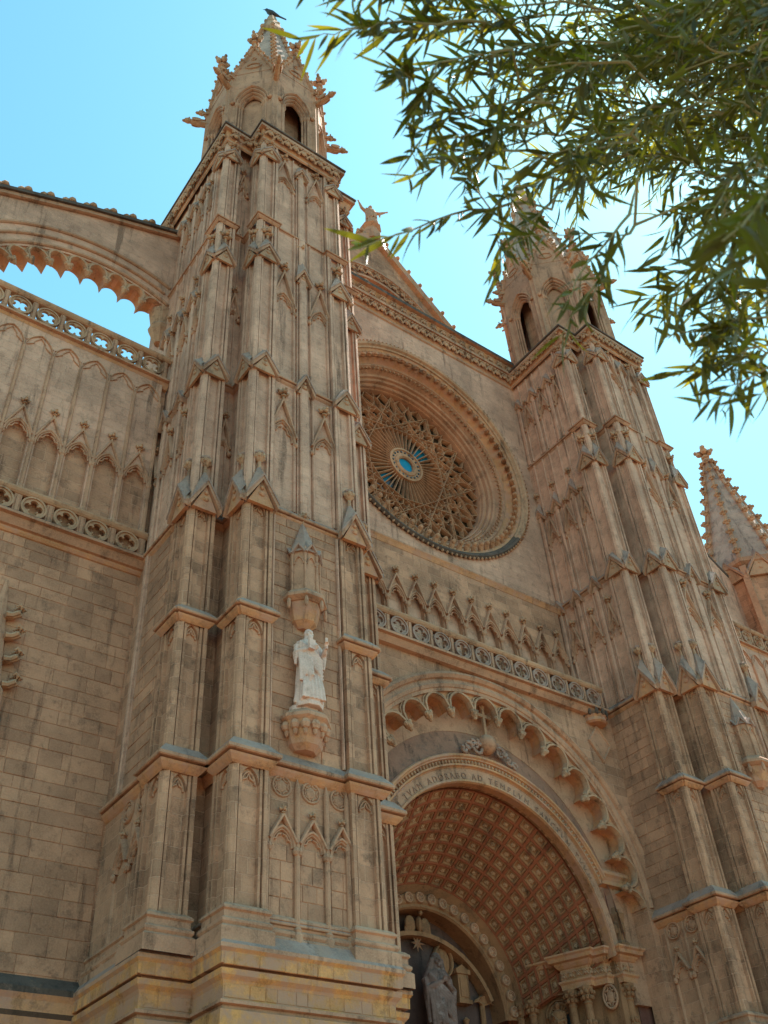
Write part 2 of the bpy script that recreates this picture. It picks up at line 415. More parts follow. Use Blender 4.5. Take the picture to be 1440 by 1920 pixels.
ashlar(plinth, 0, 20.33-.095, 6.0, 6.30, 10.86, 15.48, 0, .3, .5, 'ochre_block', .04, seed=4)
ashlar(plinth, 0, 21.75-.095, 6.0, 6.30, 9.56, 10.80, 0, .3, .45, 'ochre_block', .04, seed=5)
ashlar(plinth, 0, 21.75-.235, 6.63, 6.90, 9.45, 10.68, 0, .27, .5, 'ochre_block', .04, seed=6)
ashlar(plinth, 9.65-.235, 0, 6.63, 6.90, -25.2, -21.55, -pi/2, .27, .5, 'ochre_block', .04, seed=8)
# pier bases
part('base_moulding', MB().course(full_path(0), [(.17, 7.1), (.17, 7.46), (.10, 7.52), (.14, 7.58), (.14, 7.64), (.07, 7.70), (.07, 7.84), (.12, 7.88), (.11, 7.94), (.02, 8.02)]), 'sandstone_plain', tower)
# string courses
STR = [(.0, .42), (.24, .12), (.26, .10), (.26, .02), (.23, -.01), (.09, -.01), (.09, -.05), (.18, -.07), (.15, -.13), (.06, -.24), (.0, -.29)]
SM = [1, 1, 0, 0, 0, 0, 0, 2, 2, 2]
def string(path, z, k=1.0, parent=None, name='string_course', sm=SM):
    return part(name, MB().course(path, [(o*k, z+d*k) for o, d in STR], mis=sm), ['sandstone_plain', 'weathered_stone', 'ochre_stone'], parent or tower)
string(full_path(.0), 11.8)
SU = [1, 1] + [0]*8
string(core_path(.10), 20.62, .8); string(core_path(.18), 27.15, .7, sm=SU); string(full_path(.30), 36.8, .62, sm=SU)

def face_prof(w_, d=.15):
    return [(.16, 0), (.20, 0), (.20, d*.8), (.24, d*.8), (.24, d*.25), (.31, d*.25), (.33, d), (w_-.24, d), (w_-.22, d*.25), (w_-.15, d*.25), (w_-.15, d*.8), (w_-.11, d*.8), (w_-.11, 0), (w_, 0)]
def pier_poly(x0, yf, wx, wy):
    P = [(x0+d, yf+t) for t, d in face_prof(wy)[::-1]]
    for i in range(5):
        a = pi + pi/2*i/4; P.append((x0+.125+.105*cos(a), yf+.125+.105*sin(a)))
    P += [(x0+t, yf+d) for t, d in face_prof(wx)]
    P += [(x0+wx, yf+wy)]
    return P
SEG = [(7.95, 11.6, 0), (11.85, 16.2, .03), (16.3, 20.8, .09), (20.7, 27.1, .15), (27.1, 34.0, .22), (33.9, 36.8, .30), (36.9, 42.4, .34), (42.3, 43.7, .40)]
CORNERS = [('B', 10.82, 20.25, 1.06, 1.0, False), ('A', 9.5, 21.45, .97, 1.05, False), ('B', 10.82, 20.25, 1.06, 1.0, True), ('A', 9.5, 21.45, .97, 1.05, True)]
def head_me(w_):
    # carved pointed panel head that closes the top of a sunk pier face
    def f():
        b = MB(); ar = arch_pts(w_, .42, 6); top = .46
        for i in range(len(ar)-1):
            (xa, za), (xb, zb) = ar[i], ar[i+1]
            b.prism([(xa, za), (xb, zb), (xb, top), (xa, top)], 'y', -.085, .0)
        b.bar([(x*.72, z*.8-.03) for x, z in ar], .05, 0, -.05); b.bar([(-w_*.33, .06), (-w_*.1, .12), (0, .24), (w_*.1, .12), (w_*.33, .06)], .05, 0, -.05)
        return b.mesh('panel_head', 'sandstone_plain')
    return cached(('head', round(w_, 2)), f)
for typ, x0, yf, wx, wy, mir in CORNERS:
    pier = None
    for si, (z0, z1, g) in enumerate(SEG):
        gx, gy = .6*g, (g if typ == 'B' else .6*g)
        X0, YF, WX, WY = x0+gx, yf+gy, wx-gx, wy-gy*.5
        poly = pier_poly(X0, YF, WX, WY)
        if mir: poly = [(mxx(x), y) for x, y in poly[::-1]]
        seg = part('pier_shaft', MB().prism(poly, 'z', z0, z1), 'sandstone' if si < 3 else 'sandstone_fine', tower)
        cf = X0+WX/2; cs = YF+WY/2                              # centres of the front and side faces
        F = [(cf if not mir else mxx(cf), YF, 0, WX), ((X0 if not mir else mxx(X0)), cs, -pi/2 if not mir else pi/2, WY)]
        for fx, fy, rot, fw_ in F:
            ox, oy = -sin(rot), cos(rot)                        # inward direction
            if si in (0, 1, 2):
                put('panel_head', head_me(round(fw_-.52, 2)), seg, TR(fx+ox*.14 , fy+oy*.14, z1-(.5 if si < 2 else .62), rot))
            if si == 2:
                g_ = put('gablet', gablet_me(round(fw_+.16, 2), 1.0, .24, 1.7, up=False), seg, TR(fx, fy, 20.62, rot))
                put('finial', bud_me(), seg, TR(fx+ox*.10, fy+oy*.10, 22.2, rot))
            if si == 3: put('gablet', gablet_me(round(fw_+.14, 2), .85, .16, 1.15), seg, TR(fx, fy, 27.05, rot))
            if si == 4:
                put('gablet', gablet_me(round(fw_+.12, 2), .80, .16, 1.5), seg, TR(fx, fy, 34.05, rot))
                put('finial', finial_me(), seg, TR(fx+ox*.05, fy+oy*.05, 35.35, rot))
            if si == 6:
                put('gablet', gablet_me(round(fw_+.10, 2), .62, .15, 1.0), seg, TR(fx, fy, 42.15, rot))
                put('finial', finial_me(), seg, TR(fx+ox*.05, fy+oy*.05, 42.75, rot, 1.05))
        if si == 1:
            pth = [(X0+.14, YF+WY), (X0, YF+WY), (X0, YF+.07), (X0+.07, YF+.07), (X0+.07, YF), (X0+WX, YF), (X0+WX, YF+.25)]
            if mir: pth = [(mxx(x), y) for x, y in pth[::-1]]
            string(pth, 16.32, .8, seg, 'pier_cap')

# slender pilasters
def pilaster(x, y, rot, w_, segs):
    c_, s_ = cos(rot), sin(rot); first = None
    for z0, z1, d, gh, gH, gz in segs:
        a = w_/2
        me = cached(('pil', w_, round(z1-z0, 2), d), lambda: MB().prism([(-a, .05), (-a, -d*.4), (-a+.05, -d*.4), (-a+.05, -d*.1), (-a+.09, -d*.1), (-a+.09, -d*.8), (-a+.15, -d), (a-.15, -d), (a-.09, -d*.8), (a-.09, -d*.1), (a-.05, -d*.1), (a-.05, -d*.4), (a, -d*.4), (a, .05)], 'z', 0, z1-z0).mesh('pilaster', 'sandstone_fine'))
        s = put('pilaster', me, tower, TR(x, y, z0, rot))
        if gh:
            put('gablet', gablet_me(round(w_+.26, 2), gh, d+.10, gH), s, TR(x, y, gz, rot))
            if gH > 1.3: put('finial', finial_me(), s, TR(x+s_*d*.2, y-c_*d*.2, gz+gH-.15, rot, .8))
def gy(k): return 20.47+G[k]
pilaster(13.18, gy(3), 0, .54, [(20.9, 27.0, .17, .82, 1.1, 26.98)])
pilaster(13.18, gy(4), 0, .50, [(27.2, 34.0, .17, .75, 2.2, 33.8), (34.0, 36.9, .12, 0, 0, 0)])
pilaster(13.18, gy(5), 0, .46, [(37.0, 42.2, .17, .62, 1.4, 42.05)])
for k, za, zg, zs, ww in ((3, .95, 1.95, 24.1, 1.12), (4, 1.0, 2.35, 31.45, 1.12), (5, .85, 2.2, 40.5, 1.08)):
    for x in (12.3, 14.05): blind_gable(tower, x, gy(k)+.003, zs, 0, ww, za, zg, .85)
    # recess between the two corner piers
    blind_gable(tower, 10.74+.3*G[k], 22.052, zs-.2, 0, .5, .5, 1.5, .6)
    blind_gable(tower, mxx(10.74+.3*G[k]), 22.052, zs-.2, 0, .5, .5, 1.5, .6)
def rib(x, y, rot, z0, z1, w_=.09, d=.10):
    me = cached(('rib', round(z1-z0, 2), w_, d), lambda: MB().prism([(-w_/2, .02), (-w_/2, -d*.5), (-w_*.2, -d), (w_*.2, -d), (w_/2, -d*.5), (w_/2, .02)], 'z', 0, z1-z0).mesh('rib', 'sandstone_fine'))
    put('rib', me, tower, TR(x, y, z0, rot))
for k, z0, z1 in ((3, 20.95, 26.9), (4, 27.4, 36.7), (5, 37.1, 43.3)):
    for x in (11.97, 12.80, 13.57, 14.38): rib(x, gy(k), 0, z0, z1)
    for x in (10.56, 10.90): rib(x, 22.05, 0, z0, z1, .07, .08)
    for y in (22.62, 23.18, 23.74, 24.40, 24.95, 25.60): rib(9.68+.6*G[k], y, -pi/2, z0, z1, .08, .09)
for x in (11.98, 14.37): rib(x, gy(2)-.02, 0, 12.2, 20.4)
SIDE = (23.45, 24.68, 25.88)
for k, segs in ((2, [(12.0, 20.7, .10, 0, 0, 0)]), (3, [(20.9, 27.0, .14, .62, .9, 26.95)]), (4, [(27.2, 33.2, .14, .62, 1.4, 33.0)]), (5, [(37.0, 41.6, .14, .55, 1.2, 41.5)])):
    x = 9.68+.6*G[k]
    for y in (SIDE if k > 2 else (24.68,)): pilaster(x, y, -pi/2, .42, segs)
for k, za, zg, zs in ((3, .75, 1.6, 24.1), (4, .8, 1.8, 30.9), (5, .7, 1.7, 39.6)):
    for y, ww in ((22.93, .58), (24.06, .80), (25.28, .78)): blind_gable(tower, 9.68+.6*G[k]-.003, y, zs, -pi/2, ww, za, zg, .7)
# lowest storey: three blind lancets with medallions on the front, two on the side
def colonnette(x, y, rot, z0, z1, r=.075, tip=True):
    me = cached(('colo', round(z1-z0, 2), r, tip), lambda: MB().lathe((0, 0, 0), [(r*2, 0), (r*2, .30), (r*1.5, .36), (r*1.7, .42), (r, .5), (r, z1-z0-.3)] + ([(.01, z1-z0)] if tip else [(r, z1-z0)]), 10).mesh('colonnette', 'sandstone_plain'))
    return put('colonnette', me, tower, TR(x, y, z0, rot))
def medallion_me(r):
    def f():
        b = MB(); b.bar([(r*cos(t), r*sin(t)) for t in [2*pi*i/24 for i in range(24)]], .07, 0, -.08, closed=True)
        for k in range(6): b.bar([(r*.8*cos(k*pi/3+d) , r*.8*sin(k*pi/3+d)) if j != 1 else (r*.62*cos(k*pi/3+d), r*.62*sin(k*pi/3+d)) for j, d in enumerate((-.4, 0, .4))], .05, 0, -.06)
        b.ball((0, 0, 0), (r*.6, .07, r*.6), 12, 6)
        return b.mesh('medallion', 'sandstone_plain')
    return cached(('med', r), f)
for x in (12.40, 13.30, 14.20):
    blind_gable(tower, x, 20.472, 9.70, 0, .82, .5, .80, .42)
    put('medallion', medallion_me(.27), tower, TR(x, 20.47, 11.30, 0, (1, .55, 1)))
for x in (11.95, 12.85, 13.75, 14.40): colonnette(x, 20.42, 0, 7.3, 11.6)
string([(11.9, 20.47), (14.46, 20.47)], 7.78, .5)
for y in (22.85, 23.72):
    blind_gable(tower, 9.678, y, 9.70, -pi/2, .76, .5, .80, .42); put('medallion', medallion_me(.28), tower, TR(9.68, y, 11.28, -pi/2))
for y in (23.28, 24.12): colonnette(9.70, y, -pi/2, 7.3, 11.6)
ashlar(tower, 0, 20.47+G[2]+.03, 12.15, 20.5, 11.88, 14.46, 0, .42, .62, seed=11)
ashlar(tower, 9.68+.6*G[2]+.03, 0, 12.15, 20.4, -24.45, -22.5, -pi/2, .42, .66, seed=12)
for x, wv in ((12.40, .7), (13.30, .7), (14.20, .65)):
    ashlar(tower, 0, 20.47+.03, 7.95, 9.75, x-wv/2, x+wv/2, 0, .45, .42, seed=int(x*10))

# cornice with carved leaf frieze
cp = simple_path(.40)
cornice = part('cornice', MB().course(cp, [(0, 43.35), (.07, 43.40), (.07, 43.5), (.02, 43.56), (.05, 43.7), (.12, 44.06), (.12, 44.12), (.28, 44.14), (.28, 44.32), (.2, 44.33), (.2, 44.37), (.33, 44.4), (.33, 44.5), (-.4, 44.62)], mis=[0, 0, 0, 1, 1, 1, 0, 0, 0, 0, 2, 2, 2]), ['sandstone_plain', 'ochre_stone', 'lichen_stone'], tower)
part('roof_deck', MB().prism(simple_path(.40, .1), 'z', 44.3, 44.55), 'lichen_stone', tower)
def leaf_carving_me():
    def f():
        b = MB()
        b.tube([(-.2, -.03, 0), (-.1, -.06, .16), (0, -.09, .30), (.1, -.06, .16), (.2, -.03, 0)], [.03, .045, .05, .045, .03], 5)
        b.ball((0, -.07, .12), (.09, .06, .10), 6, 4); b.ball((-.12, -.08, .30), (.07, .05, .05), 6, 4); b.ball((.12, -.08, .30), (.07, .05, .05), 6, 4)
        return b.mesh('leaf_carving', 'carved_stone')
    return cached('leafc', f)
def leaf_run(parent, path, z, out, step=.44, sc=1.0):
    for i in range(len(path)-1):
        (xa, ya), (xb, yb) = path[i], path[i+1]; L = hypot(xb-xa, yb-ya); n_ = max(1, int(L/step))
        rot = atan2(yb-ya, xb-xa); nx, ny = sin(rot), -cos(rot)
        for j in range(n_):
            t = (j+.5)/n_; put('leaf_carving', leaf_carving_me(), parent, TR(xa+(xb-xa)*t+nx*out, ya+(yb-ya)*t+ny*out, z, rot, sc))
leaf_run(cornice, cp[:4] + cp[4:6], 43.66, .12, .46, 1.4)

# lantern and spire
LA = 3.0; LB = 44.55
HW = LA*math.tan(pi/8)
lantern = part('lantern', MB().lathe((AX, AY, 0), [(LA/cos(pi/8)+.06, LB-.05), (LA/cos(pi/8)+.06, 45.0), ((LA-.06)/cos(pi/8), 45.15)], 8), 'sandstone', tower)
def lantern_face(open_):
    def f():
        b = MB(); zs, za = 49.4-LB, 52.2-LB; hw = HW; ow = 1.55
        ar = arch_pts(ow, 1.35, 8)
        # jamb walls and wall above the arch (plate 0.5 deep)
        b.prism([(-hw, 0), (-ow/2, 0), (-ow/2, zs), (-hw, zs)], 'y', 0, .5); b.prism([(ow/2, 0), (hw, 0), (hw, zs), (ow/2, zs)], 'y', 0, .5)
        top = 53.0-LB
        pts = [(-hw, 0)] + ar + [(hw, 0)]
        for i in range(len(pts)-1):
            (xa, z_a), (xb, z_b) = pts[i], pts[i+1]
            if xb-xa < 1e-4: continue
            b.prism([(xa, zs+z_a), (xb, zs+z_b), (xb, top), (xa, top)], 'y', 0, .5)
        for s_, yy in ((1.16, -.10), (1.0, -.02), (.86, .10), (.74, .22)):
            b.bar([(x*s_, zs+z*s_) for x, z in ar], .13, yy+.12, yy-.04, front=.45)
        for s_, yy in ((1.0, .02), (.86, .12), (.74, .24)):
            for sx in (-1, 1):
                b.lathe((sx*ow/2*s_, yy, 0), [(.09, .3), (.065, .4), (.065, zs-.3), (.11, zs-.2), (.13, zs-.02), (.09, zs)], 8)
        for sx in (-1, 1):
            b.ball((sx*ow*.66, -.08, zs+.05), (.14, .12, .15), 7, 4); b.box(sx*hw-.16, sx*hw+.16, -.05, .4, 0, top-.3)
        if not open_: b.box(-ow/2, ow/2, .42, .5, 0, zs+1.2)
        # gable over the arch
        gz0, gz1 = 51.0-LB, 55.6-LB
        b.prism([(-hw-.02, top-.35), (hw+.02, top-.35), (0, gz1-.1)], 'y', -.02, .22)
        b.bar([(-hw-.08, gz0+1.0), (0, gz1)], .2, .1, -.14); b.bar([(hw+.08, gz0+1.0), (0, gz1)], .2, .1, -.15)
        b.bar([(.42*cos(t), 53.35-LB+.26*sin(t)) for t in [2*pi*i/16 for i in range(16)]], .09, 0, -.09, closed=True)
        b.ball((0, -.04, 53.3-LB), (.3, .05, .16), 8, 4); b.bar([(.13*cos(t), 54.2-LB+.13*sin(t)) for t in [2*pi*i/10 for i in range(10)]], .06, 0, -.07, closed=True)
        return b.mesh('lantern_face', 'sandstone_plain')
    return cached(('lf', open_), f)
for k in range(8):
    a = k*pi/4                                      # outward direction angle from -y, turning towards +x
    ox, oy = sin(a), -cos(a)
    fo = put('lantern_face', lantern_face(k % 2 == 0), tower, TR(AX+ox*LA, AY+oy*LA, LB, a))
    put('finial', finial_me(), fo, WM[fo] @ TR(0, -.05, 55.45-LB, 0, (1.6, 1.6, 2.3)))
    for i in range(5):
        for sx in (-1, 1):
            t = (i+.7)/5.2; put('crocket', crocket_me(), fo, WM[fo] @ TR(sx*(HW+.1)*(1-t), -.05, 52.1-LB+3.5*t, 0, 1.35))
    # corbel beasts between the gables
    ac = a+pi/8; cxo, cyo = sin(ac), -cos(ac); rr = LA/cos(pi/8)
    def beast():
        b = MB(); b.ball((0, .05, 0), (.2, .38, .24), 8, 5); b.ball((0, -.38, .10), (.17, .22, .19), 8, 5); b.ball((0, -.60, .05), (.10, .14, .09), 7, 4)
        b.ball((-.12, -.36, .28), (.05, .05, .1), 5, 3); b.ball((.12, -.36, .28), (.05, .05, .1), 5, 3); b.tube([(-.15, .1, -.1), (-.2, -.2, -.3), (-.17, -.35, -.35)], .07, 5); b.tube([(.15, .1, -.1), (.2, -.2, -.3), (.17, -.35, -.35)], .07, 5)
        b.lathe((0, .1, -.6), [(.08, 0), (.2, .3), (.28, .5)], 6)
        return b.mesh('corbel_beast', 'carved_stone')
    put('corbel_beast', cached('beast', beast), lantern, TR(AX+cxo*rr, AY+cyo*rr, 52.4, ac))
    if k in (0, 1, 5, 6, 7):
        def garg():
            b = MB(); b.tube([(0, .3, 0), (0, -.3, 0), (0, -.8, .06)], [.2, .19, .14], 7); b.ball((0, -.95, .1), (.17, .24, .17), 8, 5); b.ball((0, -1.16, .04), (.1, .12, .08), 6, 4)
            b.ball((-.2, -.5, .1), (.06, .3, .16), 6, 4); b.ball((.2, -.5, .1), (.06, .3, .16), 6, 4)
            b.ball((-.1, -.9, .26), (.05, .05, .09), 5, 3); b.ball((.1, -.9, .26), (.05, .05, .09), 5, 3)
            return b.mesh('gargoyle', 'carved_stone')
        put('gargoyle', cached('garg', garg), lantern, TR(AX+cxo*(rr+.1), AY+cyo*(rr+.1), 51.3, ac))
part('lantern_core', MB().lathe((AX, AY, 0), [(2.1, 45), (2.1, 46), (2.1, 52.6), (2.85, 53.0), (2.7, 53.6)], 8), 'sandstone', tower)
SPZ0, SPZ1, SR0, SR1 = 53.2, 63.6, 2.75, .66
spire = part('spire', MB().lathe((AX, AY, 0), [(SR0, SPZ0), (SR1, SPZ1)], 8), 'spire_stone', tower)
b = MB(); b.lathe((AX, AY, 0), [(.66, 63.2), (.86, 63.4), (.94, 63.65), (.90, 63.95), (.72, 64.6), (.44, 65.9), (.33, 66.45), (.30, 66.55)], 8)
for k in range(8):
    a = k*pi/4+pi/8; b.ball((AX+.88*cos(a), AY+.88*sin(a), 63.75), (.16, .16, .22), 7, 4); b.ball((AX+.58*cos(a), AY+.58*sin(a), 65.1), (.12, .12, .25), 6, 4)
part('spire_collar', b, 'carved_stone', tower)
for k in range(8):
    a = k*pi/4 + pi/8; u = (cos(a), sin(a))
    p0 = (AX+u[0]*SR0, AY+u[1]*SR0, SPZ0); p1 = (AX+u[0]*SR1, AY+u[1]*SR1, SPZ1)
    part('spire_rib', MB().tube([p0, p1], [.13, .09], 6), 'carved_stone', tower)
    for i in range(12):
        t = (i+.6)/12.2; r = SR0+(SR1-SR0)*t+.06
        put('crocket', crocket_me(), spire, TR(AX+u[0]*r, AY+u[1]*r, SPZ0+(SPZ1-SPZ0)*t, a+pi/2, 1.45-.25*t))

# console and canopy that frame the statue
b = MB(); YW = 20.5
b.lathe((13.08, YW, 0), [(.36, 12.35), (.52, 12.5), (.60, 12.75), (.66, 13.05), (.70, 13.12)], 8, 2)
b.lathe((13.08, YW, 0), [(.70, 13.12), (.80, 13.2), (.80, 13.3), (.68, 13.4), (.56, 13.5)], 8, 0)
b.lathe((13.08, YW, 0), [(.50, 13.5), (.5, 13.66)], 8, 1)
for k in range(7):
    a = pi + pi*(k+.5)/7; 
    b.ball((13.08+.64*cos(a), YW+.64*sin(a), 12.98), (.15, .12, .16), 7, 4, 0); b.ball((13.08+.62*cos(a), YW+.62*sin(a), 12.80), (.07, .07, .13), 6, 4, 0)
part('statue_console', b, ['sandstone_plain', 'marble', 'ochre_stone'], tower)
b = MB(); c0 = (13.08, YW, 0)
b.lathe(c0, [(.2, 16.35), (.42, 16.55), (.52, 16.9), (.56, 17.2)], 8, 2); b.lathe(c0, [(.60, 17.15), (.76, 17.25), (.76, 17.36), (.64, 17.5), (.52, 17.6)], 8, 0)
b.lathe(c0, [(.52, 17.55), (.52, 19.1)], 8, 0); b.lathe(c0, [(.60, 19.02), (.45, 19.4), (.09, 20.4), (.06, 20.55)], 8, 1)
for k in range(8):
    a = 2*pi*k/8 + pi/8; x_, y_ = 13.08+.535*cos(a), YW+.535*sin(a)
    b.lathe((x_, y_, 0), [(.045, 17.5), (.045, 18.8), (.06, 18.9), (.02, 19.2)], 6, 0)
    b.ball((13.08+.70*cos(a), YW+.70*sin(a), 17.0), (.07, .07, .2), 6, 4, 0)
    a2 = 2*pi*k/8; M = Matrix.Translation((13.08, YW, 18.95)) @ Matrix.Rotation(a2+pi/2, 4, 'Z')
    for q in ([(-.22, 0), (0, .34)], [(.22, 0), (0, .34)]):
        t_ = MB().bar(q, .09, -.46, -.60); b.add([M @ Vector(v) for v in t_.v], t_.f, 1)
    t_ = MB().bar(arch_pts(.3, .3, 4), .05, -.46, -.53); b.add([M @ Vector((v[0], v[1], v[2]-.42)) for v in t_.v], t_.f, 0)
can = part('statue_canopy', b, ['sandstone_plain', 'weathered_stone', 'ochre_stone'], tower)
put('finial', finial_me(), can, TR(13.08, YW-.05, 20.45, 0, .7))

# the other tower is built alike, 21.75 m along the front
tower2 = copy_tree(tower, None, (PITCH, 0, 0))
tower2['label'] = 'sandstone corner tower right of the rose window, its spire partly behind green leaves'

# ------------------------------------------------------------------ shared pieces of the long walls
def quatrefoil_me(r, th=.16, style=0, mat='carved_stone'):
    def f():
        b = MB(); n_ = 48; inn = []; out = []
        for i in range(n_):
            t = 2*pi*i/n_; q = abs(cos(2*(t+(pi/4 if style else 0))))
            inn.append((r*(.40+.32*q**.6), t)); out.append((r, t))
        for y_, flip in ((-th, 0), (0, 1)):
            pass
        vi = lambda R, y: [(a*cos(t), y, a*sin(t)) for a, t in R]
        mid = [(r*.86, t) for _, t in out]
        b.loft([vi(out, 0), vi(out, -th), vi(mid, -th), vi(mid, -th*.7), vi(inn, -th*.7), vi(inn, 0), vi(out, 0)], closed=True, cap=False)
        for k in range(4):
            a = pi/4 + k*pi/2 - (pi/4 if style else 0); b.ball((r*.46*cos(a), -th*.5, r*.46*sin(a)), (.05, .06, .05), 6, 4)
        return b.mesh('quatrefoil', mat)
    return cached(('quat', r, style, mat), f)
def balustrade(label, x0, x1, y, z0, z1, xq, step, r, style=0, top_mat='lichen_stone', qm='carved_stone', under=1):
    t = thing('balustrade', label, 'balustrade', (x0, y, z0))
    part('bottom_rail', MB().course([(x0, y), (x1, y)], [(-.25, z0-.5), (.0, z0-.46), (.08, z0-.32), (.12, z0-.24), (.12, z0-.2), (.26, z0-.18), (.26, z0-.08), (.18, z0), (-.25, z0)], mis=[under, under, under, 0, 0, 0, 2, 2]), ['sandstone_plain', 'ochre_stone', top_mat], t)
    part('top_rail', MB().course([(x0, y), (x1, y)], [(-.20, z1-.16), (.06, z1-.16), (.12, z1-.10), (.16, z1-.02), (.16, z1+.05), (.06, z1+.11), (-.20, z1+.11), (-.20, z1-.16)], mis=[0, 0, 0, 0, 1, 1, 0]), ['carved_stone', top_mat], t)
    n0 = int(math.ceil((x0-xq)/step)); n1 = int(math.floor((x1-xq)/step)); zc = (z0+z1-.14)/2
    for k in range(n0, n1+1):
        x = xq+k*step
        if x-r < x0-.05 or x+r > x1+.05: continue
        put('quatrefoil', quatrefoil_me(r, .16, style, qm), t, TR(x, y+.06, zc))
    for k in range(n0, n1+2):
        x = xq+(k-.5)*step
        if x0 < x < x1: 
            put('post', cached(('post', round(z1-z0, 2), round(step-2*r, 2)), lambda: MB().box(-(step-2*r)/2-.005, (step-2*r)/2+.005, -.03, .16, 0, z1-z0-.15).box(-.05, .05, -.07, 0, .05, z1-z0-.2).mesh('post', 'sandstone_plain')), t, TR(x, y, z0))
    return t
def arcade_plate(parent, name, xs_c, step, aw, zs, rise, zb, zt, y, th, mat):
    # wall skin pierced by a row of recessed pointed niches
    b = MB(); ar = arch_pts(aw, rise, 7)
    for xc in xs_c:
        pts = [(-step/2, 0)] + ar + [(step/2, 0)]
        for (xa, za), (xb, zb_) in zip(pts, pts[1:]):
            if xb-xa < 1e-4: continue
            if abs(xa) > aw/2-1e-6 and abs(xb) > aw/2-1e-6 and xa*xb > 0: b.prism([(xc+xa, zb), (xc+xb, zb), (xc+xb, zt), (xc+xa, zt)], 'y', y-th, y+.02)
            else: b.prism([(xc+xa, zs+za), (xc+xb, zs+zb_), (xc+xb, zt), (xc+xa, zt)], 'y', y-th, y+.02)
    return part(name, b, mat, parent)
def cusp_me(w_, h, dep=.8):
    # hanging cusp of a fringed arch: local z points away from the arch centre, 0 on the intrados; scalloped underside runs back through the arch
    def f():
        b = MB(); a = w_/2; H = h*.82; n_ = 8
        def sc(x, hh): return -hh + hh*sqrt(max(0, 1-((a-abs(x))/a)**2))
        xs = [-a+a*(1-cos(pi/2*i/n_)) for i in range(n_+1)]; xs = xs + [-x for x in xs[::-1]][1:]
        for xa, xb in zip(xs, xs[1:]):
            b.prism([(xa, sc(xa, H)), (xb, sc(xb, H)), (xb, .12), (xa, .12)], 'y', -.02, dep, 1)
        for q, sx in ((xs[:n_+1], 1), (xs[n_:], 1)):
            b.bar([(x*1.0, sc(x, H)-.02) for x in q], .13, .10, -.14, front=.6)
            b.bar([(x*.98, sc(x, H)*.55+.03) for x in q], .06, 0, -.09, front=.6)
        b.ball((0, -.06, -h*.95), (.15, .17, .17), 8, 5); b.ball((0, -.06, -h*1.14), (.09, .1, .09), 7, 4); b.ball((-.11, -.10, -h*.84), .10, 6, 4); b.ball((.11, -.10, -h*.84), .10, 6, 4)
        return b.mesh('cusp', ['carved_stone', 'ochre_stone'])
    return cached(('cusp', w_, h), f)
def radial(cx, cz, r, y, th): return Matrix.Translation((cx+r*cos(th), y, cz+r*sin(th))) @ Matrix.Rotation(pi/2-th, 4, 'Y')

# ------------------------------------------------------------------ aisle walls on either side of the towers
CXM = 24.045
WY = 25.3
def aisle_wall(label, mir):
    X = (lambda x: 2*CXM-x) if mir else (lambda x: x)
    t = thing('aisle_wall', label, 'wall', (X(2), WY, GZ), 'plain walls beyond the towers')
    a, e = sorted((X(-14), X(9.75)))
    part('wall', MB().box(a, e, WY, WY+1.2, GZ, 29.4), 'sandstone', t)
    part('plinth', MB().course([(a, WY), (e, WY)], [(0, 7.42), (.28, 7.12), (.28, 6.98), (.22, 6.85), (.22, 6.6), (.14, 6.5), (.1, 6.2), (.1, 5.5), (.3, 5.2), (.35, GZ)], mis=[0, 0, 1, 1, 0, 1, 1, 1, 1]), ['lichen_stone', 'ochre_stone'], t)
    part('string_course', MB().course([(a, WY), (e, WY)], [(0, 20.1), (.06, 20.12), (.12, 20.2), (.12, 20.3), (0, 20.36)]), 'ochre_stone', t)
    n_ = 6 if not mir else 3
    arcade_plate(t, 'arcade_wall', [X(8.965-1.07*k) for k in range(n_+6)], 1.07, .82, 24.05, .62, 20.6, 29.4, WY, .2, 'sandstone_fine')
    for k in range(n_+6):
        x = X(9.5-1.07*k); xc = X(8.965-1.07*k)
        me = cached('mull', lambda: MB().bar([(0, 0), (0, 6.6)], .13, 0, -.10).lathe((0, -.02, 0), [(.10, 0), (.10, .25), (.06, .35), (.06, 2.15), (.11, 2.25), (.12, 2.35), (.05, 2.4)], 8).mesh('mullion', 'sandstone_plain'))
        put('mullion', me, t, TR(x, WY-.2, 21.65))
        g_ = put('blind_gable', blind_gable_me(1.0, .70, 1.32), t, TR(xc, WY-.202, 24.05, 0, (1, .55, 1))); put('finial', finial_me(), g_, TR(xc, WY-.27, 25.30, 0, .62))
        def trefoil():
            b = MB(); ar = arch_pts(1.03, .80, 6); b.bar(ar, .05, 0, -.07)
            b.bar([(-.44, .12), (-.22, .30), (-.2, .42), (0, .68), (.2, .42), (.22, .30), (.44, .12)], .035, 0, -.05)
            b.bar([(-.5, .35), (-.2, .66)], .04, 0, -.05); b.bar([(.5, .35), (.2, .66)], .04, 0, -.05)
            return b.mesh('trefoil_head', 'sandstone_plain')
        put('trefoil_head', cached('trefh', trefoil), t, TR(xc, WY-.2, 28.28))
    if not mir: ashlar(t, 0, WY+.03, 7.45, 20.1, 2.6, 9.62, 0, .43, .86, seed=21)
    return t
wall_l = aisle_wall('broad ashlar wall left of the near tower, blind arcade above plain stone blocks', False)
wall_r = aisle_wall('wall strip at the far right edge behind the right tower', True)
balustrade('lower balustrade of round quatrefoils on the left wall under the blind arcade', -8, 9.72, WY-.22, 20.75, 21.7, 8.98, 1.07, .42, 0, 'lichen_stone', 'carved_stone', 0)
balustrade('pierced parapet balustrade crowning the left wall, sky through its openings', -8, 9.75, WY-.12, 29.75, 31.0, 9.0, 1.07, .44, 1)
balustrade('pierced parapet balustrade at the right edge below the crocketed pinnacle', 2*CXM-9.75, 2*CXM+8, WY-.12, 29.75, 31.0, 2*CXM-9.0, 1.07, .44, 1)
